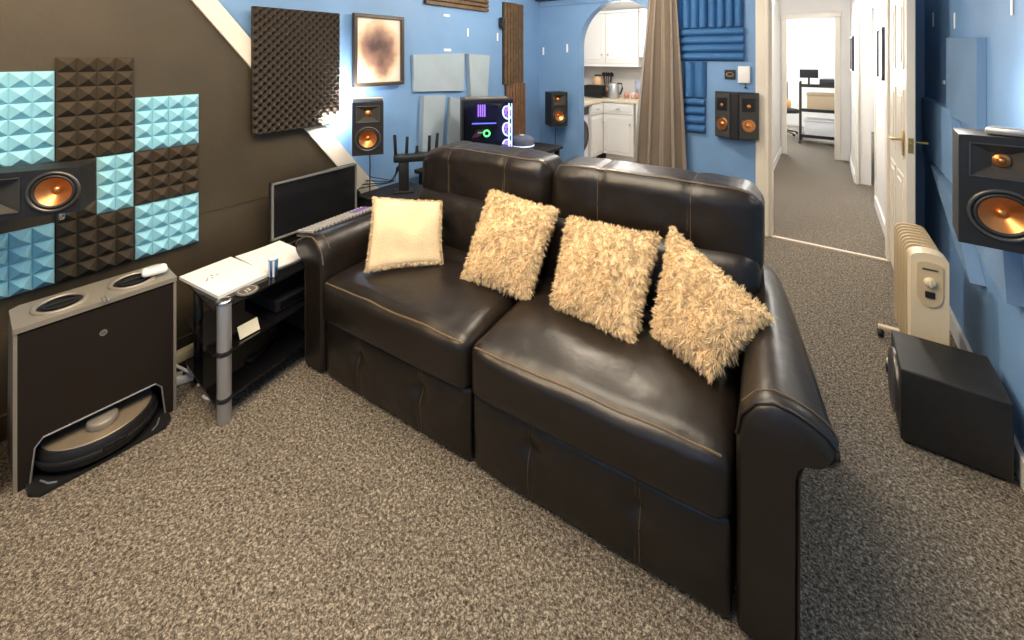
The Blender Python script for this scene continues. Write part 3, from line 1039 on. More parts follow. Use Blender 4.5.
slat((LX, 3.62, 1.215), 0.83, 0.34, WOOD, 'upper brown wooden slat panel in the corner of the blue walls')
slat((LX, 3.66, 0.40), 0.81, 0.34, WOOD2, 'lower reddish wooden slat panel in the corner beside the computer')
o = thing('motion_sensor', (LX + 0.03, 3.40, 1.83), 'small black sensor beside the upper slat panel', 'sensor', radians(90))
MB().box((0, -0.01, 0), (0.05, 0.05, 0.11), 0.012).build('body', BLACK, o, True)
MB().lathe([(0.016, 0), (0.012, 0.006), (0, 0.009)], Matrix.Translation((0, -0.035, 0.02)) @ RY, 16).build('lens', GLASSB, o, 'all')
r = thing('slat_panel', (LX, 2.80, 1.925), 'long brown slatted board high on the left wall at the picture top', 'wall panel', radians(90))
t = MB()
for i in range(7):
    t.box((0, -0.02, 0.012 + i * 0.04), (0.80, 0.026, 0.03), 0.002)
t.build('slats', WOOD, r)
MB().box((0, -0.006, 0.14), (0.80, 0.012, 0.28)).build('backing', MATTE, r)

# blue wedge foam on the arch wall
def wedge(x0, x1, z0, z1, n, vert, lab):
    w, h = x1 - x0, z1 - z0
    t = MB()
    L, W = (h, w) if vert else (w, h)
    pts = [(-W / 2, 0.0)]
    for i in range(n):
        a = -W / 2 + i * W / n
        s_ = W / n
        for k in range(0, 7):
            u = k / 6
            pts.append((a + s_ * (0.06 + 0.88 * u), -0.018 - 0.032 * sin(pi * u) ** 0.6))
        pts.append((a + s_, -0.012))
    pts.append((W / 2, 0.0))
    n_ = len(pts)
    va, vb = [], []
    for p in pts:
        if vert:
            va.append(t.bm.verts.new((p[0], p[1], -L / 2)))
            vb.append(t.bm.verts.new((p[0], p[1], L / 2)))
        else:
            va.append(t.bm.verts.new((-L / 2, p[1], p[0])))
            vb.append(t.bm.verts.new((L / 2, p[1], p[0])))
    for i in range(n_):
        t.bm.faces.new((va[i], va[(i + 1) % n_], vb[(i + 1) % n_], vb[i]))
    t.bm.faces.new(va)
    t.bm.faces.new(vb[::-1])
    o = t.build('ribbed_foam_tile', BLUEFOAM, None, True, ((x0 + x1) / 2, AW - 0.001, (z0 + z1) / 2))
    tag(o, lab, 'foam tile', 'ribbed blue foam tiles beside the curtain')


wedge(-1.13, -0.845, 1.755, 2.16, 4, True, 'blue ribbed foam tile with upright ribs touching the curtain top')
wedge(-0.84, -0.56, 1.755, 2.16, 4, True, 'blue ribbed foam tile with upright ribs nearest the door frame')
wedge(-1.11, -0.555, 1.455, 1.75, 4, False, 'wide blue foam tile with four horizontal ribs beside the curtain')
wedge(-1.05, -0.855, 1.13, 1.45, 2, True, 'narrow blue foam tile with two upright ribs under the wide one')
wedge(-1.05, -0.865, 0.80, 1.125, 4, False, 'small lowest blue foam tile with four short horizontal ribs')

th = thing('thermostat', (-0.665, AW, 1.30), 'small black thermostat with brass oval beside the white wall box', 'thermostat')
MB().box((0, -0.008, 0.04), (0.085, 0.016, 0.08), 0.004).build('body', BLACK, th)
MB().lathe([(0.030, 0), (0.030, 0.003), (0.024, 0.003), (0.024, 0)], Matrix.Translation((0, -0.016, 0.04)) @ Matrix.Scale(0.6, 4, (0, 0, 1)) @ RY, 28).build('dial', BRASS, th, 'all')
wb = thing('wall_box', (-0.555, AW, 1.265), 'white plastic sensor box on the wall above the surround speaker', 'control box')
MB().box((0, -0.014, 0.075), (0.092, 0.028, 0.145), 0.006).build('body', mat('white_plastic', (0.85, 0.84, 0.82), 0.4), wb, True)
MB().tube([(0.01, -0.012, 0.0), (0.01, -0.012, -0.035)], 0.003, 6).box((0.01, -0.012, -0.035), (0.02, 0.012, 0.012), 0.002).build('plug', BLACK, wb)

# ------------------------------------------------------------------ curtain
cu = thing('curtain', (-1.24, AW - 0.09, 0), 'taupe satin curtain gathered at the right of the arch', 'curtain')
t = MB()
NU, NV = 96, 50
V = {}
for j in range(NV + 1):
    s_ = j / NV
    z = 2.26 - 2.23 * s_
    w = 0.21 + 0.36 * s_ ** 0.8
    cx = 0.02 - 0.055 * s_
    for i in range(NU + 1):
        u = i / NU
        ph = u * 2 * pi * 4.6 + 0.8 * sin(s_ * 2 + u * 5)
        a = (0.040 + 0.040 * s_) * (0.75 + 0.35 * sin(u * 17 + 1))
        V[j, i] = t.bm.verts.new((cx + (u - 0.5) * w + 0.25 * a * sin(2 * ph), a * sin(ph) + 0.010 * sin(s_ * 7 + u * 9), z))
for j in range(NV):
    for i in range(NU):
        t.bm.faces.new((V[j, i], V[j, i + 1], V[j + 1, i + 1], V[j + 1, i]))
o = t.build('drape', TAUPE, cu, 'all')
md = o.modifiers.new('solid', 'SOLIDIFY')
md.thickness = 0.003
MB().tube([(-0.95, 0.0, 2.28), (0.30, 0, 2.28)], 0.012, 12).build('curtain_rod', BLACK, cu, True)

# ------------------------------------------------------------------ kitchen
KC = mat('kitchen_cream_door', (0.76, 0.73, 0.68), 0.45)


def cab_door(root, x, z, w, h, knob=None, y=0, hz=None):
    d = MB().box((x, y - 0.01, z), (w, 0.02, h), 0.003)
    d = d.build('door', KC, root)
    fr = MB()
    iw, ih = w - 0.11, h - 0.11
    fr.box((x, y - 0.023, z), (iw, 0.006, ih), 0.003)
    for sx in (-1, 1):
        fr.box((x + sx * iw / 2, y - 0.0235, z), (0.014, 0.010, ih + .014), 0.004)
    for sz in (-1, 1):
        fr.box((x, y - 0.0235, z + sz * ih / 2), (iw + .014, 0.010, 0.014), 0.004)
    fr.build('raised_panel', KC, d)
    if knob:
        MB().lathe([(0.006, 0), (0.006, 0.012), (0.014, 0.018), (0.014, 0.024), (0, 0.028)], Matrix.Translation((x + knob[0], y - 0.02, z + knob[1])) @ RY, 16).build('knob', SILVER, d, 'all')
    return d


def wallcab(x0, x1, z0, z1, doors, lab, y=6.08, dp=0.31):
    r = thing('wall_cabinet', ((x0 + x1) / 2, y, z0), lab, 'cabinet')
    w, h = x1 - x0, z1 - z0
    MB().box((0, dp / 2, h / 2), (w, dp, h), 0.003).build('body', KC, r)
    n = len(doors)
    for i, kn in enumerate(doors):
        dw = w / n - 0.006
        cab_door(r, -w / 2 + (i + .5) * w / n, h / 2, dw, h - 0.01, (kn * (dw / 2 - 0.045), -h / 2 + 0.13))
    MB().box((0, dp / 2 - 0.02, -0.025), (w, dp, 0.05), 0.006).build('cornice', KC, r)
    MB().box((0, dp / 2 - 0.02, h + 0.02), (w, dp + 0.02, 0.04), 0.008).build('top_moulding', KC, r)


wallcab(-3.18, -2.16, 1.39, 2.14, (1, -1), 'wide cream wall cabinet with two panelled doors seen through the arch')
wallcab(-2.15, -1.45, 1.53, 2.14, (1, -1), 'shorter cream wall cabinet beside the curtain edge in the kitchen')


def basecab(loc, rz, w, dp, lab, drawer=True, hh=0.84):
    r = thing('base_cabinet', loc, lab, 'cabinet', rz)
    MB().box((0, dp / 2, hh / 2 + 0.05), (w, dp, hh - 0.10), 0.003).build('body', KC, r)
    MB().box((0, dp / 2 + 0.04, 0.05), (w, dp - 0.08, 0.10)).build('plinth', KC, r)
    if drawer:
        d = MB().box((0, -0.01, hh - 0.085), (w - 0.006, 0.02, 0.15), 0.003).box((0, -0.022, hh - 0.085), (w - 0.09, 0.008, 0.085), 0.003).build('drawer', KC, r)
        MB().box((0, -0.035, hh - 0.085), (0.06, 0.018, 0.014), 0.004).build('handle', SILVER, d)
    cab_door(r, 0, (hh - 0.17) / 2 + 0.05, w - 0.006, hh - 0.27, (w / 2 - 0.05, 0.16))


basecab((-2.36, 5.82, 0), 0, 0.45, 0.56, 'cream base cabinet with drawer facing the arch in the kitchen')
basecab((-1.85, 5.82, 0), 0, 0.52, 0.56, 'cream base cabinet with drawer partly behind the curtain')
basecab((-2.60, 5.60, 0), radians(90), 0.39, 0.55, 'cream base cabinet turned sideways on the left kitchen run')
wt = MB().prism([(-3.19, 4.45), (-2.57, 4.45), (-2.57, 5.79), (-1.4, 5.79), (-1.4, 6.39), (-3.19, 6.39)], 0.842, 0.875, 'Z').build('worktop', mat('pale_worktop', (0.72, 0.62, 0.46), 0.35))
tag(wt, 'pale L shaped kitchen worktop over the cream base cabinets', 'worktop')
wm = thing('washing_machine', (-2.60, 5.07, 0), 'washing machine with dark round door beside the kitchen arch edge', 'washing machine', radians(90))
MB().box((0, 0.29, 0.42), (0.60, 0.56, 0.83), 0.01).build('body', mat('appliance_white', (0.7, 0.7, 0.7), 0.4), wm)
MB().lathe([(0.22, 0), (0.22, 0.035), (0.19, 0.05), (0.15, 0.04), (0.12, 0.055), (0, 0.065)], Matrix.Translation((0, 0, 0.45)) @ RY, 40).build('round_door', BLACK, wm, 'all')
MB().box((0, -0.004, 0.76), (0.56, 0.01, 0.10), 0.003).build('control_panel', BLACK, wm)
# things on the worktop
dz = 0.876
dk = thing('dish_rack', (-2.80, 5.98, dz), 'black wire rack of bottles and jars on the kitchen worktop', 'rack')
t = MB()
for a in (-0.15, 0.15):
    for zz in (0.02, 0.10, 0.18):
        t.tube([(a, -0.1, zz), (a, 0.1, zz)], 0.004, 6)
for yy in (-0.1, 0.1):
    for zz in (0.02, 0.10, 0.18):
        t.tube([(-0.15, yy, zz), (0.15, yy, zz)], 0.004, 6)
    for i in range(7):
        t.tube([(-0.15 + i * 0.05, yy, 0.0), (-0.15 + i * 0.05, yy, 0.19)], 0.004, 6)
t.build('wires', BLACK, dk)
MB().box((0, 0, 0.10), (0.28, 0.18, 0.16), 0.01).build('tray', MATTE, dk)
up = thing('utensil_pot', (-2.70, 6.22, dz), 'round brown pot holding dark cooking utensils behind the rack', 'pot')
MB().lathe([(0, 0), (0.06, 0), (0.065, 0.15), (0.06, 0.15), (0.055, 0.01)], seg=20).build('pot', mat('amber_pot', (0.5, 0.28, 0.12), 0.5), up, 'all')
t = MB()
for i in range(6):
    a = i * 1.05
    t.tube([(0.02 * cos(a), 0.02 * sin(a), 0.02), (0.07 * cos(a), 0.05 * sin(a), 0.32)], 0.006, 6)
    t.lathe([(0, 0.06), (0.03, 0.03), (0.025, 0.0), (0, -0.02)], Matrix.Translation((0.07 * cos(a), 0.05 * sin(a), 0.32)), 10)
t.build('utensils', BLACK, up)
lm = thing('jar', (-2.86, 6.22, dz), 'tall amber jar left of the utensil pot', 'jar')
MB().lathe([(0, 0), (0.07, 0), (0.07, 0.28), (0.05, 0.31), (0, 0.31)], seg=20).build('body', mat('amber_glass', (0.75, 0.48, 0.25), 0.3), lm, 'all')
MB().lathe([(0.052, 0.31), (0.052, 0.335), (0, 0.335)], seg=20).build('lid', BLACK, lm, 'all')
kt = thing('kettle', (-2.53, 6.05, dz), 'steel kettle with black handle on the kitchen worktop', 'kettle')
MB().lathe([(0, 0), (0.085, 0), (0.09, 0.02), (0.075, 0.20), (0.06, 0.225), (0, 0.235)], seg=24).build('body', SILVER, kt, 'all')
MB().tube([(0.06, 0, 0.22), (0.12, 0, 0.22), (0.135, 0, 0.15), (0.10, 0, 0.06)], 0.013, 8).build('handle', BLACK, kt, True)
MB().tube([(-0.065, 0, 0.15), (-0.10, 0, 0.20)], [0.02, 0.01], 8).build('spout', SILVER, kt, True)
for i, (x, y, c, lab) in enumerate(((-2.36, 6.12, (0.6, 0.25, 0.18), 'short red pot right of the kettle'), (-2.27, 6.15, (0.8, 0.6, 0.5), 'short pale pot third from the kettle'),
                                     (-2.19, 6.10, (0.55, 0.28, 0.2), 'short rust coloured pot nearest the blue tub'))):
    o = MB().lathe([(0, 0), (0.03, 0), (0.036, 0.07), (0.028, 0.085), (0, 0.09)], seg=16).build('spice_pot', mat('pot%d' % i, c, 0.5), None, 'all', (x, y, dz))
    tag(o, lab, 'pot', 'short pots on the worktop')
o = MB().lathe([(0, 0), (0.06, 0), (0.085, 0.26), (0.075, 0.26), (0.055, 0.01)], seg=24).build('blue_tub', mat('grey_blue_plastic', (0.35, 0.40, 0.48), 0.4), None, 'all', (-2.20, 6.26, dz))
tag(o, 'tapered blue grey tub at the back of the worktop near the curtain', 'tub')

# ------------------------------------------------------------------ hall pictures and bedroom
def hpic(x, y, z, w, h, lab):
    r = thing('framed_picture', (x, y, z), lab, 'picture', radians(-90), 'small pictures along the hall')
    t = MB()
    f = 0.02
    t.box((0, -0.012, h / 2), (w, 0.024, f), 0.002).box((0, -0.012, -h / 2), (w, 0.024, f), 0.002)
    t.box((-w / 2, -0.012, 0), (f, 0.024, h), 0.002).box((w / 2, -0.012, 0), (f, 0.024, h), 0.002)
    t.build('frame', BLACK, r)
    MB().box((0, -0.006, 0), (w, 0.008, h)).build('print', PAPER, r)


hpic(0.42, 5.05, 1.52, 0.42, 0.44, 'black framed picture on the right hall wall nearest the open door')
hpic(0.30, 7.05, 1.53, 0.40, 0.42, 'black framed picture farther down the right hall wall')
tr = thing('trolley', (-0.02, 9.05, 0), 'black metal trolley with stacked shelves in the far room', 'trolley')
t = MB()
for x in (-0.32, 0.32):
    for y in (-0.2, 0.2):
        t.tube([(x, y, 0.03), (x, y, 1.06)], 0.013, 8)
        t.lathe([(0, -0.03), (0.02, -0.02), (0.03, 0), (0.02, 0.02), (0, 0.03)], Matrix.Translation((x, y, 0.03)), 10)
t.build('frame', BLACK, tr)
for z in (0.12, 0.56, 0.98):
    MB().box((0, 0, z), (0.66, 0.42, 0.02), 0.004).box((0, -0.21, z + 0.02), (0.66, 0.01, 0.05), 0.002).build('shelf', BLACK, tr)
bx = [('storage_box', (0.02, 9.03, 0.571), (0.52, 0.34, 0.30), (0.55, 0.42, 0.27), 'tan storage box on the middle trolley shelf', 'box'),
      ('storage_tub', (0.0, 9.03, 0.131), (0.56, 0.34, 0.30), (0.75, 0.75, 0.76), 'white storage tub on the lowest trolley shelf', 'tub')]
for nme, loc, d, c, lab, ct in bx:
    r = thing(nme, loc, lab, ct)
    m = mat(nme + '_m', c, 0.6)
    MB().box((0, 0, d[2] / 2 - 0.02), (d[0], d[1], d[2] - 0.04), 0.02).build('body', m, r, True)
    MB().box((0, 0, d[2] - 0.02), (d[0] + 0.02, d[1] + 0.02, 0.035), 0.008).build('lid', m, r, True)
mn = thing('small_monitor', (-0.22, 9.14, 0.991), 'small dark monitor on top of the far room trolley', 'monitor')
MB().box((0, 0, 0.20), (0.27, 0.03, 0.15), 0.006).build('screen', SCREEN, mn)
MB().box((0, 0.01, 0.07), (0.03, 0.02, 0.14)).box((0, 0, 0.006), (0.14, 0.10, 0.012), 0.003).build('stand', BLACK, mn)
pr = thing('printer', (0.10, 9.03, 0.991), 'low black printer on top of the far room trolley', 'printer')
MB().box((0, 0, 0.06), (0.34, 0.28, 0.12), 0.015).build('body', BLACK, pr, True)
MB().box((0, -0.02, 0.128), (0.26, 0.18, 0.012), 0.003).build('paper_tray', SILVER, pr)
ch = thing('office_chair', (-0.66, 9.75, 0), 'black office chair with orange throw left of the trolley', 'chair', radians(30))
MB().rbox((0, 0, 0.46), (0.46, 0.44, 0.09), 0.04, 8).build('seat', BLACK, ch, 'all')
MB().rbox((0, 0.22, 0.76), (0.42, 0.08, 0.52), 0.035, 8).build('backrest', BLACK, ch, 'all')
MB().tube([(0, 0, 0.08), (0, 0, 0.42)], 0.025, 10).build('column', BLACK, ch, True)
t = MB()
for i in range(5):
    a = i * 2 * pi / 5
    t.tube([(0, 0, 0.09), (0.27 * cos(a), 0.27 * sin(a), 0.045)], [0.022, 0.014], 8)
    t.lathe([(0, -0.028), (0.022, -0.015), (0.028, 0), (0.022, 0.015), (0, 0.028)], Matrix.Translation((0.27 * cos(a), 0.27 * sin(a), 0.028)), 10)
t.build('base', BLACK, ch, True)
o = MB().rbox((0, 0, 0.09), (0.26, 0.26, 0.18), 0.07, 8).build('orange_cushion', mat('orange_fabric', (0.72, 0.38, 0.12), 0.9), None, 'all', (-0.66, 9.70, 0.506), 0.4)
tag(o, 'small orange cushion on the black office chair in the far room', 'cushion')

# ------------------------------------------------------------------ desk and electronics behind sofa
dk = thing('desk', (-2.325, 2.98, 0), 'black low desk along the left wall behind the sofa', 'desk')
MB().box((0, 0, 0.605), (0.50, 1.46, 0.03), 0.004).build('desktop', MATTE, dk)
for sx in (-1, 1):
    for sy in (-1, 1):
        MB().box((sx * 0.21, sy * 0.68, 0.295), (0.04, 0.04, 0.59), 0.004).build('leg', MATTE, dk)
lc = thing('low_cabinet', (-2.38, 1.96, 0), 'low black cabinet behind the monitor under the wall speaker', 'cabinet')
MB().box((0, 0, 0.275), (0.40, 0.40, 0.53), 0.005).box((0, 0, 0.545), (0.42, 0.42, 0.016), 0.004).build('body', MATTE, lc)
MB().box((0.204, 0, 0.28), (0.012, 0.37, 0.48), 0.003).build('door', BLACK, lc)

pcx = thing('computer_tower', (-2.27, 2.76, 0.621), 'glass sided computer tower glowing blue and green behind the sofa', 'computer', radians(46))
w_, d_, h_ = 0.42, 0.22, 0.53
t = MB()
t.box((0, 0, 0.01), (w_, d_, 0.02), 0.003).box((0, 0, h_ - 0.01), (w_, d_, 0.02), 0.003)
t.box((0, d_ / 2 - 0.005, h_ / 2), (w_, 0.01, h_ - 0.03)).box((-w_ / 2 + 0.008, 0, h_ / 2), (0.016, d_, h_ - 0.03), 0.003)
t.box((w_ / 2 - 0.004, 0, h_ / 2), (0.008, d_, h_ - 0.03), 0.002)
t.build('case', BLACK, pcx)
BG = mat('blue_led', (0.02, 0.02, 0.1), 0.5, emit=(0.12, 0.16, 1.0), es=3.0)
GG = mat('green_led', (0, 0.1, 0), 0.5, emit=(0.12, 1.0, 0.2), es=4.0)
PG = mat('violet_led', (0.05, 0.0, 0.1), 0.5, emit=(0.45, 0.22, 1.0), es=2.2)
WG = mat('white_blue_led', (0.2, 0.2, 0.2), 0.5, emit=(0.45, 0.6, 1.0), es=3.5)
MB().box((0, d_ / 2 - 0.02, h_ / 2), (w_ * 0.8, 0.012, h_ * 0.8), 0.002).build('motherboard', mat('board', (0.02, 0.02, 0.06), 0.5), pcx)
MB().box((-0.02, 0.02, 0.30), (0.24, 0.10, 0.05), 0.008).build('graphics_card', MATTE, pcx)
MB().box((-0.02, -0.032, 0.325), (0.20, 0.004, 0.010), 0.001).build('card_light', BG, pcx)
MB().lathe([(0.030, 0), (0.030, 0.008), (0.018, 0.008), (0.018, 0)], Matrix.Translation((0.0, -0.04, 0.245)) @ RY, 24).box((-0.05, -0.04, 0.25), (0.05, 0.006, 0.008)).build('pump_light', GG, pcx)
for zz in (0.13, 0.27, 0.41):
    f = MB().lathe([(0.058, 0), (0.058, 0.012), (0.050, 0.012), (0.050, 0)], Matrix.Translation((w_ / 2 - 0.03, -0.02, zz)) @ Matrix.Rotation(radians(-55), 4, 'Z') @ RY, 28).build('fan_ring', WG, pcx, 'all')
    t = MB()
    for k in range(7):
        a = k * 2 * pi / 7
        M = Matrix.Translation((w_ / 2 - 0.03, -0.02, zz)) @ Matrix.Rotation(radians(-55), 4, 'Z') @ RY @ Matrix.Rotation(a, 4, 'Z')
        t.raw([(0.01, -0.006, 0.002), (0.047, -0.014, 0.002), (0.047, 0.012, 0.009), (0.01, 0.006, 0.007)], [(0, 1, 2, 3)], M)
    t.build('fan_blades', PG, f)
t = MB()
for k in range(4):
    t.box((-0.06 + k * 0.018, 0.05, 0.42), (0.008, 0.03, 0.10), 0.002)
t.build('memory_lights', PG, pcx)
MB().box((w_ / 2 - 0.035, -d_ / 2 + 0.012, h_ / 2 + 0.05), (0.012, 0.006, 0.36), 0.002).box((w_ / 2 - 0.012, -d_ / 2 + 0.012, h_ / 2 + 0.05), (0.008, 0.006, 0.36), 0.002).build('light_strip', WG, pcx)
t = MB()
t.box((0, 0.0, 0.085), (w_ * 0.82, d_ * 0.8, 0.11), 0.004)
t.build('power_shroud', BLACK, pcx)
t = MB()
for k in range(5):
    t.tube([(-0.10 + k * 0.02, -0.02, 0.14), (-0.12 + k * 0.01, -0.07, 0.22), (-0.04 + k * 0.02, 0.0, 0.30)], 0.004, 6)
t.build('power_cables', mat('red_violet_cable', (0.25, 0.05, 0.15), 0.5), pcx)
gm = bpy.data.materials.new('smoked_glass')
gm.use_nodes = True
nt = gm.node_tree
b_ = nt.nodes['Principled BSDF']
mx = nt.nodes.new('ShaderNodeMixShader')
tp = nt.nodes.new('ShaderNodeBsdfTransparent')
tp.inputs[0].default_value = (0.75, 0.75, 0.8, 1)
gl = nt.nodes.new('ShaderNodeBsdfGlossy')
gl.inputs['Roughness'].default_value = 0.03
mx.inputs[0].default_value = 0.08
nt.links.new(tp.outputs[0], mx.inputs[1])
nt.links.new(gl.outputs[0], mx.inputs[2])
nt.links.new(mx.outputs[0], nt.nodes['Material Output'].inputs[0])
MB().box((0, -d_ / 2 + 0.003, h_ / 2), (w_ - 0.01, 0.004, h_ - 0.02)).build('glass_side', gm, pcx)
MB().box((0, 0, h_ + 0.004), (0.36, 0.16, 0.008), 0.003).build('top_filter', mat('grey_mesh', (0.16, 0.15, 0.15), 0.6), pcx)

ec = thing('smart_speaker', (-2.24, 3.24, 0.621), 'squat round grey device with pale light ring beside the computer', 'speaker')
MB().lathe([(0, 0), (0.095, 0), (0.108, 0.02), (0.110, 0.10), (0.100, 0.13), (0.06, 0.15), (0, 0.155)], seg=40).build('body', mat('grey_fabric', (0.10, 0.12, 0.19), 0.8, bump=0.2, bscale=300), ec, 'all')
MB().lathe([(0.110, 0.060), (0.113, 0.063), (0.113, 0.070), (0.110, 0.073)], seg=40).build('light_ring', mat('pale_ring', (0.8, 0.85, 0.95), 0.4, emit=(0.6, 0.7, 1), es=0.6), ec, 'all')
MB().lathe([(0.02, 0.154), (0.02, 0.160), (0, 0.161)], seg=20).build('button', PAPER, ec, 'all')

rt = thing('router', (-2.34, 2.02, 0.554), 'black router with upright aerials on the low cabinet behind the left sofa corner', 'router', radians(50))
MB().box((0.03, 0, 0.235), (0.30, 0.08, 0.05), 0.012).box((-0.05, 0, 0.11), (0.07, 0.06, 0.21), 0.01).box((-0.05, 0, 0.008), (0.14, 0.10, 0.016), 0.005).build('body', BLACK, rt, True)
for (x, y, hh, ti) in ((-0.10, 0.0, 0.15, -0.008), (-0.035, 0.02, 0.13, 0.006), (0.03, 0.03, 0.06, 0.01), (0.12, 0.03, 0.13, 0.006), (0.165, 0.0, 0.15, 0.012)):
    MB().box((x + ti, y, 0.25 + hh / 2), (0.022, 0.012, hh), 0.005, rot=Matrix.Rotation(ti * 6, 4, 'Y')).box((x, y, 0.25), (0.018, 0.018, 0.03), 0.004).build('aerial', BLACK, rt, True)
cbl = MB()
for k in range(4):
    cbl.tube([(-2.56, 1.75 + 0.03 * k, 0.60 + 0.02 * k), (-2.50, 1.95 + 0.02 * k, 0.60), (-2.46, 1.99, 0.66 + 0.015 * k), (-2.42, 2.00, 0.74)], 0.004, 6)
o = cbl.build('cable_bundle', BLACK)
tag(o, 'bundle of thin black cables running to the router along the blue wall', 'cable')

# ------------------------------------------------------------------ TV stand with glass shelves, left
SX, SY, SR = -2.237, 1.155, radians(97)      # local x runs along the wall, local -y faces the room
tv = thing('glass_tv_stand', (SX, SY, 0), 'black glass shelf stand with silver poles between sofa and vacuum station', 'tv stand', SR)
Ms = {}


def tvw(x, y, z=0.0):
    return (SX + x * cos(SR) - y * sin(SR), SY + x * sin(SR) + y * cos(SR), z)


for z, n_ in ((0.47, 'top_shelf'), (0.285, 'middle_shelf'), (0.095, 'bottom_shelf')):
    ww_ = 0.96
    pts = [(-ww_ / 2, -0.165), (-ww_ / 2 + 0.03, -0.205), (-0.05, -0.175), (ww_ / 2 - 0.03, -0.165), (ww_ / 2, -0.14), (ww_ / 2 - 0.06, 0.19), (-ww_ / 2 + 0.06, 0.19)]
    MB().prism(pts, z - 0.008, z, 'Z').build(n_, GLASSB, tv)
for x, py_ in ((-0.445, -0.185), (0.445, -0.135)):
    MB().lathe([(0, 0.0), (0.026, 0.0), (0.026, 0.485), (0.023, 0.492), (0, 0.492)], Matrix.Translation((x, py_, 0)), 24).build('pole', SILVER, tv, True)
    MB().lathe([(0.028, 0.485), (0.030, 0.488), (0.027, 0.497), (0.010, 0.499), (0, 0.499)], Matrix.Translation((x, py_, 0)), 24).build('pole_cap', CHROME, tv, 'all')
    MB().lathe([(0, 0.0), (0.018, 0.0), (0.018, 0.47), (0, 0.47)], Matrix.Translation((x * 0.86, 0.155, 0)), 20).build('rear_pole', BLACK, tv, 'all')
    for z in (0.29, 0.10):
        MB().lathe([(0.0265, z - 0.016), (0.029, z - 0.014), (0.029, z + 0.002), (0.0265, z + 0.004)], Matrix.Translation((x, py_, 0)), 24).build('shelf_clamp', BLACK, tv, 'all')

# papers
def sheet(name, c, w, l, rz, lab, th=0.006, m=PAPER, cat='paper', z=0.4705, bend=0.0):
    t = MB()
    n = 10
    for i in range(n):
        x0, x1 = -w / 2 + w * i / n, -w / 2 + w * (i + 1) / n
        z0, z1 = bend * (abs(i / n - .5) * 2) ** 2, bend * (abs((i + 1) / n - .5) * 2) ** 2
        t.raw([(x0, -l / 2, z0), (x1, -l / 2, z1), (x1, l / 2, z1), (x0, l / 2, z0),
               (x0, -l / 2, z0 + th), (x1, -l / 2, z1 + th), (x1, l / 2, z1 + th), (x0, l / 2, z0 + th)],
              [(3, 2, 1, 0), (4, 5, 6, 7), (0, 1, 5, 4), (1, 2, 6, 5), (2, 3, 7, 6), (3, 0, 4, 7)])
    o = t.build(name, m, loc=(c[0], c[1], z), rz=rz)
    return tag(o, lab, cat)


bk1 = sheet('paper_pad', tvw(-0.318, 0.055), 0.225, 0.33, SR, 'thick white pad at the near end of the glass stand', 0.014, cat='paper pad')
bk2 = sheet('open_booklet', tvw(-0.085, 0.060), 0.225, 0.29, SR + radians(-4), 'open white booklet lying right of the thick pad', 0.007, cat='booklet', bend=0.003)
t = MB()
for (x, y) in ((-0.06, 0.03), (-0.045, 0.018), (-0.035, 0.045), (-0.02, 0.03), (-0.07, 0.015)):
    t.box((x, y, 0.0145), (0.012, 0.004, 0.0012), 0, rot=x * 40)
t.build('ink_marks', MATTE, bk1)
cn = thing('blue_tub', tvw(-0.20, -0.125, 0.4705), 'small blue and white striped tub standing on the glass stand', 'tub')
MB().lathe([(0, 0), (0.018, 0), (0.022, 0.082), (0.019, 0.085), (0, 0.084)], seg=24).build('body', mat('tub_blue', (0.08, 0.20, 0.45), 0.4), cn, 'all')
t = MB()
for k in (3.9, 4.9, 5.9):
    a = k
    t.raw([((0.0186 + 0.004 * s) * cos(a + d), (0.0186 + 0.004 * s) * sin(a + d), 0.002 + 0.076 * s) for s, d in ((0, -.2), (0, .2), (1, .2), (1, -.2))], [(0, 1, 2, 3)])
t.build('white_stripes', PAPER, cn)
MB().lathe([(0.0225, 0.080), (0.0235, 0.083), (0.0225, 0.089), (0, 0.090)], seg=24).build('lid', PAPER, cn, 'all')
cs2 = thing('coaster', tvw(-0.335, -0.155, 0.4705), 'round dark coaster with pale emblem at the front edge of the stand', 'coaster')
MB().lathe([(0, 0), (0.043, 0), (0.045, 0.003), (0.043, 0.006), (0, 0.006)], seg=32).build('disc', mat('coaster_grey', (0.09, 0.08, 0.07), 0.4), cs2, 'all')
t = MB().lathe([(0.036, 0.0062), (0.036, 0.007), (0.033, 0.007), (0.033, 0.0062)], seg=32)
t.box((0, 0.006, 0.0066), (0.03, 0.008, 0.001)).box((0.006, -0.008, 0.0066), (0.03, 0.006, 0.001))
t.build('emblem', mat('emblem_pale', (0.45, 0.42, 0.38), 0.5), cs2)
# white card clipped to the middle shelf
cd_ = MB().box((0, 0, 0.026), (0.085, 0.004, 0.052), 0.001, rot=Matrix.Rotation(radians(-25), 4, 'X')).build('note_card', mat('cream_card', (0.78, 0.72, 0.55), 0.6), loc=tvw(-0.335, -0.165, 0.2865), rz=SR)
tag(cd_, 'small cream card propped on the middle shelf of the stand', 'card')
# boxes on shelves
r = thing('media_box', tvw(0.02, 0.0, 0.286), 'flat black media box on the middle glass shelf', 'media player', SR)
MB().box((0, 0, 0.03), (0.42, 0.26, 0.055), 0.006).build('body', MATTE, r)
MB().box((0, -0.131, 0.03), (0.38, 0.004, 0.03), 0.001).build('front_panel', GLASSB, r)
r = thing('amplifier', tvw(0.18, 0.0, 0.096), 'black amplifier on the bottom glass shelf', 'amplifier', SR)
MB().box((0, 0, 0.065), (0.40, 0.28, 0.12), 0.006).build('body', MATTE, r)
MB().lathe([(0, 0.02), (0.016, 0.018), (0.018, 0)], Matrix.Translation((0.12, -0.14, 0.07)) @ RY, 20).build('volume_knob', RINGM, r, 'all')
r = thing('game_controller', tvw(-0.20, -0.03, 0.096), 'small dark remote control lying on the bottom glass shelf', 'remote control', SR + 0.5)
MB().box((0, 0, 0.012), (0.20, 0.045, 0.022), 0.008).build('body', BLACK, r, True)
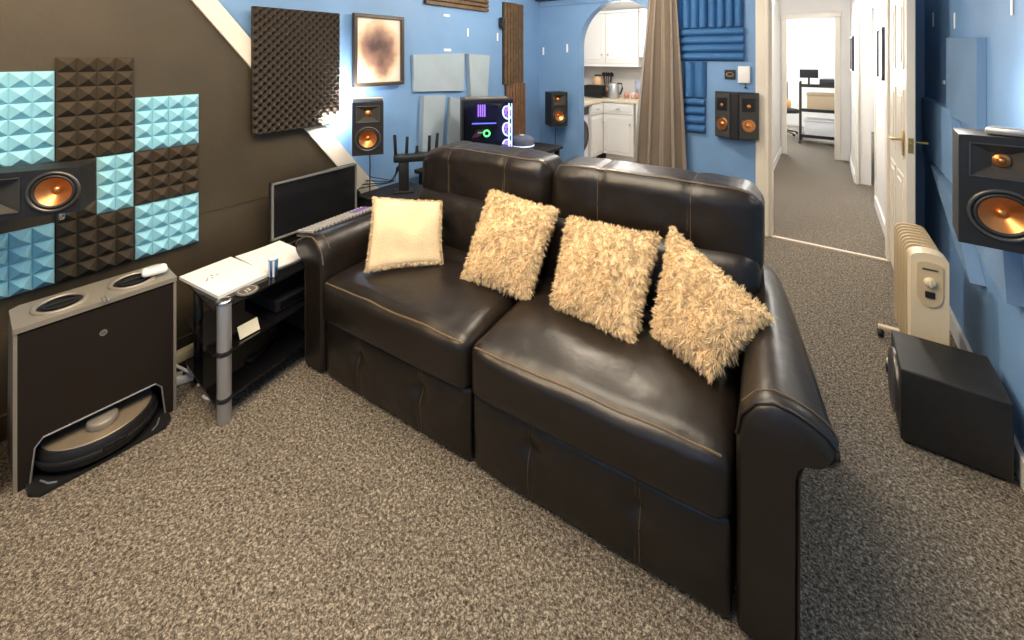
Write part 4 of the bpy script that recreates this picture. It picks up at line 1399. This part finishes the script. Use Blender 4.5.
MB().box((0, 0, 0.024), (0.10, 0.02, 0.003), 0.001).build('buttons', RINGM, r)
r = thing('yellow_pouch', tvw(0.28, -0.165, 0.286), 'small crumpled yellow pouch on the stand beside the sofa arm', 'pouch')
MB().rbox((0, 0, 0.025), (0.07, 0.05, 0.05), 0.018, 8, lambda u, v, w, p: p * (1 + 0.25 * noise.noise(p * 60))).build('body', mat('yellow_vinyl', (0.6, 0.45, 0.06), 0.4), r, 'all')
MB().box((0, 0, 0.052), (0.06, 0.006, 0.008), 0.002).build('clasp', BRASS, r)
# power strip and cables behind the stand
psx = thing('power_strip', (-2.36, 0.80, 0.0), 'white power strip on the carpet behind the silver pole', 'power strip', radians(70))
MB().box((0, 0, 0.02), (0.26, 0.055, 0.035), 0.006).build('body', PAPER, psx, True)
t = MB()
for k in range(3):
    t.box((-0.08 + k * 0.08, 0, 0.039), (0.03, 0.03, 0.003), 0.001)
t.build('sockets', HORN, psx)
ca = MB()
pts = []
for k in range(24):
    a = k / 23
    pts.append((-2.30 + 0.11 * sin(a * 2.6) - 0.20 * a, 0.74 - 0.08 * a + 0.05 * sin(a * pi), 0.008 + 0.10 * a * a))
ca.tube(pts, 0.006, 8)
o = ca.build('white_cable', PAPER, None, True)
tag(o, 'white cable looping on the carpet between station and stand', 'cable')
ca = MB()
pts = [(-2.20 - 0.07 * cos(a), 0.80 + 0.07 * sin(a), 0.008) for a in [0.3 + k * 0.28 for k in range(17)]]
ca.tube(pts, 0.006, 8)
o = ca.build('cable_loop', PAPER, None, True)
tag(o, 'short loop of white cable under the bottom glass shelf', 'cable')
r = thing('extension_lead', (-2.46, 0.77, 0.0), 'yellowish extension block leaning at the wall behind the station', 'extension lead', radians(95))
MB().box((0, 0.02, 0.075), (0.16, 0.045, 0.045), 0.006, rot=Matrix.Rotation(0.0, 4, 'X')).build('body', mat('ivory_plastic', (0.70, 0.60, 0.38), 0.5), r, True)
MB().box((0, 0.02, 0.026), (0.10, 0.05, 0.05), 0.004).build('adapter', BLACK, r)

# monitor
mo = thing('computer_monitor', (-2.455, 1.395, 0.471), 'dark computer monitor with thin silver frame standing on the glass stand', 'monitor', radians(92))
t = MB()
mw, mh = 0.54, 0.315
t.box((0, 0.012, 0.175), (mw, 0.03, mh), 0.004)
t.build('housing', BLACK, mo)
t = MB()
e = 0.012
for sz in (-1, 1):
    t.box((0, -0.006, 0.175 + sz * (mh / 2 - e / 2)), (mw, 0.012, e), 0.002)
for sx in (-1, 1):
    t.box((sx * (mw / 2 - e / 2), -0.006, 0.175), (e, 0.012, mh), 0.002)
t.build('bezel', mat('grey_bezel', (0.16, 0.16, 0.155), 0.4), mo)
MB().box((0, -0.004, 0.175), (mw - 2 * e, 0.004, mh - 2 * e)).build('screen', SCREEN, mo)
MB().box((0.0, 0.045, 0.09), (0.05, 0.03, 0.17), 0.004).box((0, 0.02, 0.006), (0.22, 0.10, 0.012), 0.005).build('stand', BLACK, mo)

# keyboard lying on the left arm
kb = thing('keyboard', (-2.095, 1.315, 0.604), 'mechanical keyboard with pale and violet keys lying across the left sofa arm', 'keyboard', rot=(radians(-10), 0, radians(95)))
MB().box((0, 0, 0.010), (0.40, 0.13, 0.018), 0.004).build('case', BLACK, kb)
t1, t2 = MB(), MB()
for i in range(18):
    for j in range(6):
        c = (-0.19 + i * 0.0223, -0.052 + j * 0.021, 0.026)
        (t2 if i >= 13 and 1 < j < 5 else t1).box(c, (0.015, 0.014, 0.014), 0.003, seg=1)
t1.build('keycaps', mat('grey_keycaps', (0.30, 0.29, 0.28), 0.5), kb)
t2.build('violet_keycaps', mat('violet_keys', (0.16, 0.08, 0.33), 0.5), kb)

# ------------------------------------------------------------------ vacuum station + robot
vs = thing('vacuum_station', (-2.235, 0.413, 0), 'tall dark robot vacuum docking station with silver top and two round tank handles', 'docking station', radians(88))
W2, HT = 0.222, 0.550
DK = mat('deep_brown_black_gloss', (0.014, 0.010, 0.008), 0.35, spec=0.35)
nt_ = [(-W2 + 0.035, 0.02), (-W2 + 0.045, 0.125), (-W2 + 0.065, 0.150), (W2 - 0.065, 0.150), (W2 - 0.045, 0.125), (W2 - 0.035, 0.02)]
fp = [(-W2 + 0.006, 0.0), (-W2 + 0.035, 0.0)] + nt_ + [(W2 - 0.035, 0.0), (W2 - 0.006, 0.0), (W2 - 0.006, HT - 0.012), (-W2 + 0.006, HT - 0.012)]
MB().prism(fp, 0.0, 0.018, 'Y').build('front_panel', DK, vs)
side = [(0.0, 0.0), (0.0, HT), (0.19, HT), (0.21, HT - 0.04), (0.30, 0.10), (0.30, 0.0)]
for sx in (-1, 1):
    MB().prism(side, sx * W2 - 0.005, sx * W2 + 0.005, 'X').build('side_panel', CHAMP, vs)
MB().prism([(0.018, 0.155), (0.018, HT - 0.012), (0.185, HT - 0.012), (0.2, HT - 0.05), (0.285, 0.155)], -W2 + 0.006, W2 - 0.006, 'X').build('body', DK, vs)
MB().box((0, 0.28, 0.08), (2 * W2 - 0.01, 0.02, 0.15)).build('back_panel', DK, vs)
MB().tube([(x, -0.002, z) for x, z in [(-W2 + 0.033, 0.0)] + nt_ + [(W2 - 0.033, 0.0)]], 0.003, 6).build('arch_trim', SILVER, vs)
tp_ = MB().prism([(-W2 - 0.006, -0.004), (W2 + 0.006, -0.004), (W2 + 0.006, 0.185), (W2 - 0.02, 0.205), (-W2 + 0.02, 0.205), (-W2 - 0.006, 0.185)], HT - 0.004, HT + 0.014, 'Z').build('top_cover', CHAMP, vs)
for sx in (-1, 1):
    M = Matrix.Translation((sx * 0.105, 0.098, HT + 0.014))
    h0 = MB().lathe([(0.078, -0.001), (0.078, 0.006), (0.070, 0.008), (0.064, 0.006), (0.062, -0.001)], M, 40).build('tank_rim', CHAMP, tp_, 'all')
    MB().lathe([(0.062, 0.0005), (0.0, 0.0005)], M, 40).build('tank_well', MATTE, tp_, 'all')
    t = MB()
    t.lathe([(0.050, 0.001), (0.050, 0.007), (0.042, 0.008), (0.042, 0.001)], M, 32)
    t.box((sx * 0.105, 0.098, HT + 0.019), (0.085, 0.014, 0.007), 0.002)
    t.build('tank_handle', BLACK, tp_)
MB().box((0.0, 0.004, HT + 0.016), (0.006, 0.05, 0.004), 0.001).box((0.012, 0.004, HT + 0.016), (0.006, 0.05, 0.004), 0.001).build('latch_lines', SILVER, vs)
MB().lathe([(0.011, 0), (0.011, 0.0015), (0.009, 0.0015), (0.009, 0)], Matrix.Translation((0.0, 0, 0.44)) @ RY, 24).box((0, -0.001, 0.44), (0.022, 0.002, 0.0025)).box((0, -0.001, 0.447), (0.012, 0.002, 0.002)).box((0, -0.001, 0.433), (0.012, 0.002, 0.002)).build('emblem', SILVER, vs)
bp_ = [(-W2 + 0.05, -0.085), (W2 - 0.05, -0.085), (W2 - 0.025, -0.05), (W2 - 0.02, 0.28), (-W2 + 0.02, 0.28), (-W2 + 0.025, -0.05)]
MB().prism(bp_, 0.0, 0.012, 'Z').build('base_plate', BLACK, vs)
MB().tube([(-0.165, -0.02, 0.014), (-0.15, -0.055, 0.014), (-0.13, -0.072, 0.014)], 0.003, 6).tube([(0.165, -0.02, 0.014), (0.15, -0.055, 0.014), (0.13, -0.072, 0.014)], 0.003, 6).build('guide_lines', SILVER, vs)
rb = thing('robot_vacuum', (-2.235 - 0.075, 0.413, 0.013), 'round robot vacuum with champagne top parked inside the docking station', 'robot vacuum', radians(88))
MB().lathe([(0, 0.004), (0.150, 0.004), (0.172, 0.015), (0.176, 0.03), (0.176, 0.070), (0.170, 0.080), (0, 0.081)], seg=64).build('body', BLACK, rb, True)
MB().lathe([(0.0, 0.084), (0.158, 0.084), (0.162, 0.079)], seg=64).build('top_cover', mat('champagne_top', (0.36, 0.29, 0.21), 0.35, metal=0.5), rb, True)
MB().lathe([(0.042, 0.083), (0.045, 0.088), (0.045, 0.106), (0.040, 0.110), (0, 0.111)], Matrix.Translation((0, -0.075, 0)), 32).build('lidar_turret', CHAMP, rb, 'all')
MB().lathe([(0.178, 0.030), (0.181, 0.033), (0.181, 0.050), (0.178, 0.053)], seg=64).build('bumper', MATTE, rb, 'all')
MB().box((0.02, -0.179, 0.052), (0.07, 0.008, 0.018), 0.003).build('sensor_window', GLASSB, rb)
rc = thing('white_pod', (-2.30, 0.585, HT + 0.026), 'white rounded pod lying on the right end of the vacuum station top', 'charger', radians(80))
MB().rbox((0, 0, 0.014), (0.085, 0.055, 0.028), 0.013, 8).build('body', mat('white_plastic', (0.85, 0.84, 0.82), 0.4), rc, 'all')
MB().box((0, 0, 0.0285), (0.045, 0.028, 0.002), 0.0008).build('button_plate', mat('pale_grey', (0.6, 0.6, 0.6), 0.4), rc)
# thing on floor left of station
o = thing('floor_box', (-2.40, 0.075, 0.0), 'low dark box on the carpet at the left frame edge', 'box', radians(88))
MB().box((0, 0, 0.11), (0.17, 0.28, 0.16), 0.008).box((0, 0, 0.025), (0.15, 0.26, 0.05), 0.004).build('body', MATTE, o)
MB().box((0, 0, 0.20), (0.175, 0.285, 0.02), 0.004).build('lid', mat('dull_maroon', (0.10, 0.02, 0.015), 0.5), o)

# ------------------------------------------------------------------ heater
ht = thing('oil_radiator', (0.375, 2.60, 0), 'cream oil filled radiator heater standing along the right wall', 'heater', radians(1))
def fin(y):
    t = MB()
    pr_ = []
    w2, h0_, h1_ = 0.065, 0.085, 0.615
    for a in range(0, 91, 15):
        pr_.append((w2 - 0.04 + 0.04 * cos(radians(a)), h1_ - 0.04 + 0.04 * sin(radians(a))))
    for a in range(90, 181, 15):
        pr_.append((-w2 + 0.04 + 0.04 * cos(radians(a)), h1_ - 0.04 + 0.04 * sin(radians(a))))
    for a in range(180, 271, 15):
        pr_.append((-w2 + 0.04 + 0.04 * cos(radians(a)), h0_ + 0.04 + 0.04 * sin(radians(a))))
    for a in range(270, 361, 15):
        pr_.append((w2 - 0.04 + 0.04 * cos(radians(a)), h0_ + 0.04 + 0.04 * sin(radians(a))))
    t.prism(pr_, y - 0.006, y + 0.006, 'Y')
    t.prism([(p[0] * 0.55, 0.35 + (p[1] - 0.35) * 0.85) for p in pr_], y - 0.021, y + 0.021, 'Y')
    return t


for k in range(9):
    fin(0.115 + k * 0.044).build('fin', HEATC, ht)
for z in (0.16, 0.54):
    MB().tube([(0, 0.07, z), (0, 0.48, z)], 0.018, 12).build('oil_tube', HEATC, ht, True)
hb_ = MB()
pp = []
for a in range(0, 181, 12):
    pp.append((0.062 * cos(radians(a)) * 1.0, 0.600 + 0.030 * sin(radians(a))))
pp += [(-0.062, 0.09), (0.062, 0.09)]
hb_.prism(pp, 0.012, 0.092, 'Y')
hb_.build('control_housing', HEATP, ht, True)
pp2 = [(0.042 * cos(radians(a)), 0.577 + 0.018 * sin(radians(a))) for a in range(0, 181, 15)] + [(0.042 * cos(radians(a)), 0.45 + 0.052 * sin(radians(a))) for a in range(180, 361, 15)]
cp = MB().prism(pp2, 0.004, 0.014, 'Y').build('control_panel', HEATC, ht, True)
MB().lathe([(0.021, 0), (0.020, 0.014), (0.012, 0.019), (0, 0.019)], Matrix.Translation((0, 0.004, 0.508)) @ RY, 28).box((0, -0.016, 0.508), (0.006, 0.006, 0.036), 0.002).build('dial', HEATP, cp, 'all')
MB().box((0, 0.002, 0.452), (0.032, 0.008, 0.028), 0.002).build('rocker_switch', MATTE, cp)
MB().box((0, 0.003, 0.562), (0.050, 0.003, 0.006)).build('brand_plate', RINGM, cp)
for y in (0.10, 0.42):
    MB().box((0, y, 0.055), (0.27, 0.03, 0.02), 0.006).tube([(-0.125, y, 0.02), (-0.125, y, 0.05)], 0.006, 6).tube([(0.125, y, 0.02), (0.125, y, 0.05)], 0.006, 6).build('foot_bar', HEATP, ht)
    for x in (-0.125, 0.125):
        MB().lathe([(0, -0.012), (0.02, -0.012), (0.022, 0), (0.02, 0.012), (0, 0.012)], Matrix.Translation((x, y, 0.022)) @ Matrix.Rotation(radians(90), 4, 'Y'), 16).build('caster', BLACK, ht, 'all')

# ------------------------------------------------------------------ subwoofer
sb = thing('subwoofer', (0.387, 2.235, 0), 'black cube subwoofer on the carpet in front of the heater', 'subwoofer')
MB().box((0, 0.15, 0.150), (0.295, 0.30, 0.275), 0.006).build('cabinet', VINYL, sb)
for x in (-0.12, 0.12):
    for y in (0.03, 0.27):
        MB().lathe([(0, 0), (0.016, 0), (0.018, 0.012), (0.018, 0.024), (0, 0.024)], Matrix.Translation((x, y, 0)), 16).build('foot', RUBBER, sb, 'all')
ML = Matrix.Translation((-0.148, 0.15, 0.155)) @ Matrix.Rotation(radians(-90), 4, 'Y')
dv = MB().lathe([(0.118, -0.001), (0.118, 0.010), (0.108, 0.014), (0.100, 0.008)], ML, 40).build('driver_ring', RINGM, sb, 'all')
MB().lathe([(0.101, 0.008), (0.092, 0.016), (0.082, 0.008), (0.03, 0.003), (0, 0.010)], ML, 40).build('cone', mat('dark_grey_cone', (0.05, 0.05, 0.05), 0.45), dv, 'all')
